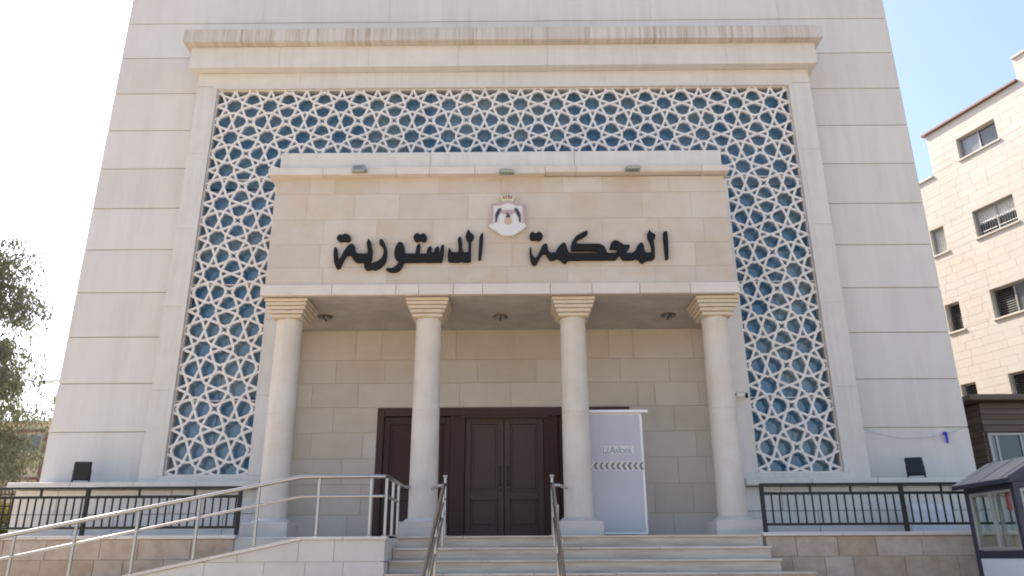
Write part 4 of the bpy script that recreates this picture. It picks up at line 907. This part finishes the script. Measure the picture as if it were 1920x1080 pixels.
# ------------------------------------------------------------------ left background: cream house, fence, tree, shrub
hs = thing('cream_house', 'small cream house with maroon trim far behind the left tree', 'house', (-19.9, 19, 1.87))
MB().box(-21.3, -18.92, 18.02, 24, 1.87, 6.86).build('wall', M['cream'], hs)
MB().cbox(-21.4, -18.82, 17.9, 24.1, 6.862, 6.98, 0.01).build('roof_slab', M['cream'], hs)
for a in (-18.90, -20.3): MB().cbox(a, a + 0.11, 17.94, 18.018, 1.88, 6.5, 0.01).build('corner_trim', M['maroon'], hs)
MB().cbox(-20.18, -18.905, 17.95, 18.018, 6.50, 6.62, 0.01).build('trim_band', M['maroon'], hs); MB().cbox(-20.18, -18.905, 17.95, 18.018, 4.62, 4.72, 0.01).build('trim_band', M['maroon'], hs)
wn = MB().cbox(-19.98, -18.98, 17.98, 18.017, 5.72, 6.40, 0.005).build('window', M['alu'], hs)
for a in (-19.93, -19.46): MB().box(a, a + 0.42, 17.972, 17.979, 5.78, 6.34).build('pane', M['glass_grey'], wn)

fn = thing('wire_fence', 'dark wire grid fence in front of a yellow green shrub at the left edge', 'fence', (-10, 1.5, 1.87))
for x in (-10.6, -9.65, -8.72): MB().tube((x, 1.5, 1.87), (x, 1.5, 2.80), 0.022, 8).build('post', M['rail'], fn, smooth=True)
for z in (2.05, 2.2, 2.40, 2.55, 2.76): MB().tube((-10.6, 1.5, z), (-8.72, 1.5, z), 0.012, 6).build('rail', M['rail'], fn, smooth=True)
x = -10.5
while x < -8.75: MB().tube((x, 1.485, 1.95), (x, 1.485, 2.78), 0.010, 6).build('bar', M['rail'], fn, smooth=True); x += 0.115

def leaves(n, centers, size, droop, rng):
    vs, fs = [], []
    wts = [c[3] for c in centers]
    for _ in range(n):
        c = rng.choices(centers, wts)[0]
        while True:
            p = Vector((rng.uniform(-1, 1), rng.uniform(-1, 1), rng.uniform(-1, 1)))
            if p.length < 1: break
        p = Vector((c[0][0] + p.x * c[1], c[0][1] + p.y * c[1], c[0][2] + p.z * c[2]))
        d = Vector((rng.uniform(-.7, .7), rng.uniform(-.7, .7), -droop + rng.uniform(-.5, .5))).normalized()
        sd = d.cross(Vector((rng.uniform(-1, 1), rng.uniform(-1, 1), rng.uniform(-1, 1)))).normalized(); L_ = size * rng.uniform(.6, 1.3); W_ = L_ * 0.16
        n0 = len(vs); vs += [p, p + d * L_ * .5 + sd * W_, p + d * L_, p + d * L_ * .5 - sd * W_]; fs.append((n0, n0 + 1, n0 + 2, n0 + 3))
    return vs, fs
def tree(x, y, z0, h, label, seed, nb, nl, spread, mleaf, lsize, droop=1.0):
    rng = random.Random(seed); t = thing('tree', label, 'tree', (x, y, z0))
    tr = MB(); pts = []; px, py = x, y; n = 9
    for i in range(n):
        pts.append(Vector((px, py, z0 + h * 0.93 * i / (n - 1)))); px += rng.uniform(-.12, .12); py += rng.uniform(-.12, .12)
    for i in range(n - 1): tr.tube(pts[i], pts[i + 1], 0.17 * (1 - i / n) + 0.02, 9, 0.17 * (1 - (i + 1) / n) + 0.02)
    cen = []
    for b in range(nb):
        f = rng.uniform(0.22, 1.0); i = min(n - 2, int(f * (n - 1))); p = pts[i].lerp(pts[i + 1], f * (n - 1) - i); a = rng.uniform(0, 2 * math.pi)
        L_ = spread * (0.35 + 0.75 * math.sin(math.pi * min(1, f * 0.95))) * rng.uniform(.5, 1.1); q = p; d = Vector((math.cos(a), math.sin(a), rng.uniform(.25, .9))).normalized(); r = 0.045 * (1.2 - f)
        for k in range(4):
            q2 = q + d * (L_ / 4); tr.tube(q, q2, r, 5, r * .7); r *= .7; q = q2; d = (d + Vector((rng.uniform(-.25, .25), rng.uniform(-.25, .25), -.32))).normalized()
            if k > 0: cen.append((tuple(q), rng.uniform(.16, .32), rng.uniform(.18, .42), 1.0)); 
            if k > 0 and rng.random() < .7: cen.append(((q.x + rng.uniform(-.3, .3), q.y + rng.uniform(-.3, .3), q.z - rng.uniform(.3, .8)), .16, rng.uniform(.35, .65), .55))
    tr.build('trunk', M['bark'], t, smooth=True)
    vs, fs = leaves(nl, cen, lsize, droop, rng); me = D.meshes.new('crown'); me.from_pydata([tuple(v - Vector((x, y, z0))) for v in vs], [], fs); me.materials.append(mleaf)
    o = D.objects.new('crown', me); COL.objects.link(o); o.parent = t; return t
tree(-13.1, 5.2, 1.87, 8.0, 'tall wispy grey green tree with drooping foliage at the left edge', 4, 80, 22000, 2.0, M['leaf'], 0.12)
tree(-16.4, 9.5, 1.87, 6.5, 'dense darker tree further back at the left edge', 9, 70, 42000, 2.0, M['leaf'], 0.16)
rng = random.Random(5)
sh = thing('shrub', 'yellow green shrub behind the wire fence at the left edge', 'shrub', (-10.3, 2.6, 1.87))
cen = [((-9.95 + rng.uniform(-1.0, .75), 2.6 + rng.uniform(-.5, .5), 2.1 + rng.uniform(0, .55)), .3, .3, 1) for _ in range(22)]
vs, fs = leaves(9000, cen, 0.09, 0.2, rng); me = D.meshes.new('crown'); me.from_pydata([tuple(v - Vector((-10.3, 2.6, 1.87))) for v in vs], [], fs); me.materials.append(M['leaf_y'])
o = D.objects.new('crown', me); COL.objects.link(o); o.parent = sh
st = MB()
for k in range(9): st.tube((-10.3, 2.6, 1.87), (-10.3 + rng.uniform(-1, .8), 2.6 + rng.uniform(-.4, .4), 2.5), 0.018, 5, 0.006)
st.build('stem', M['bark'], sh)
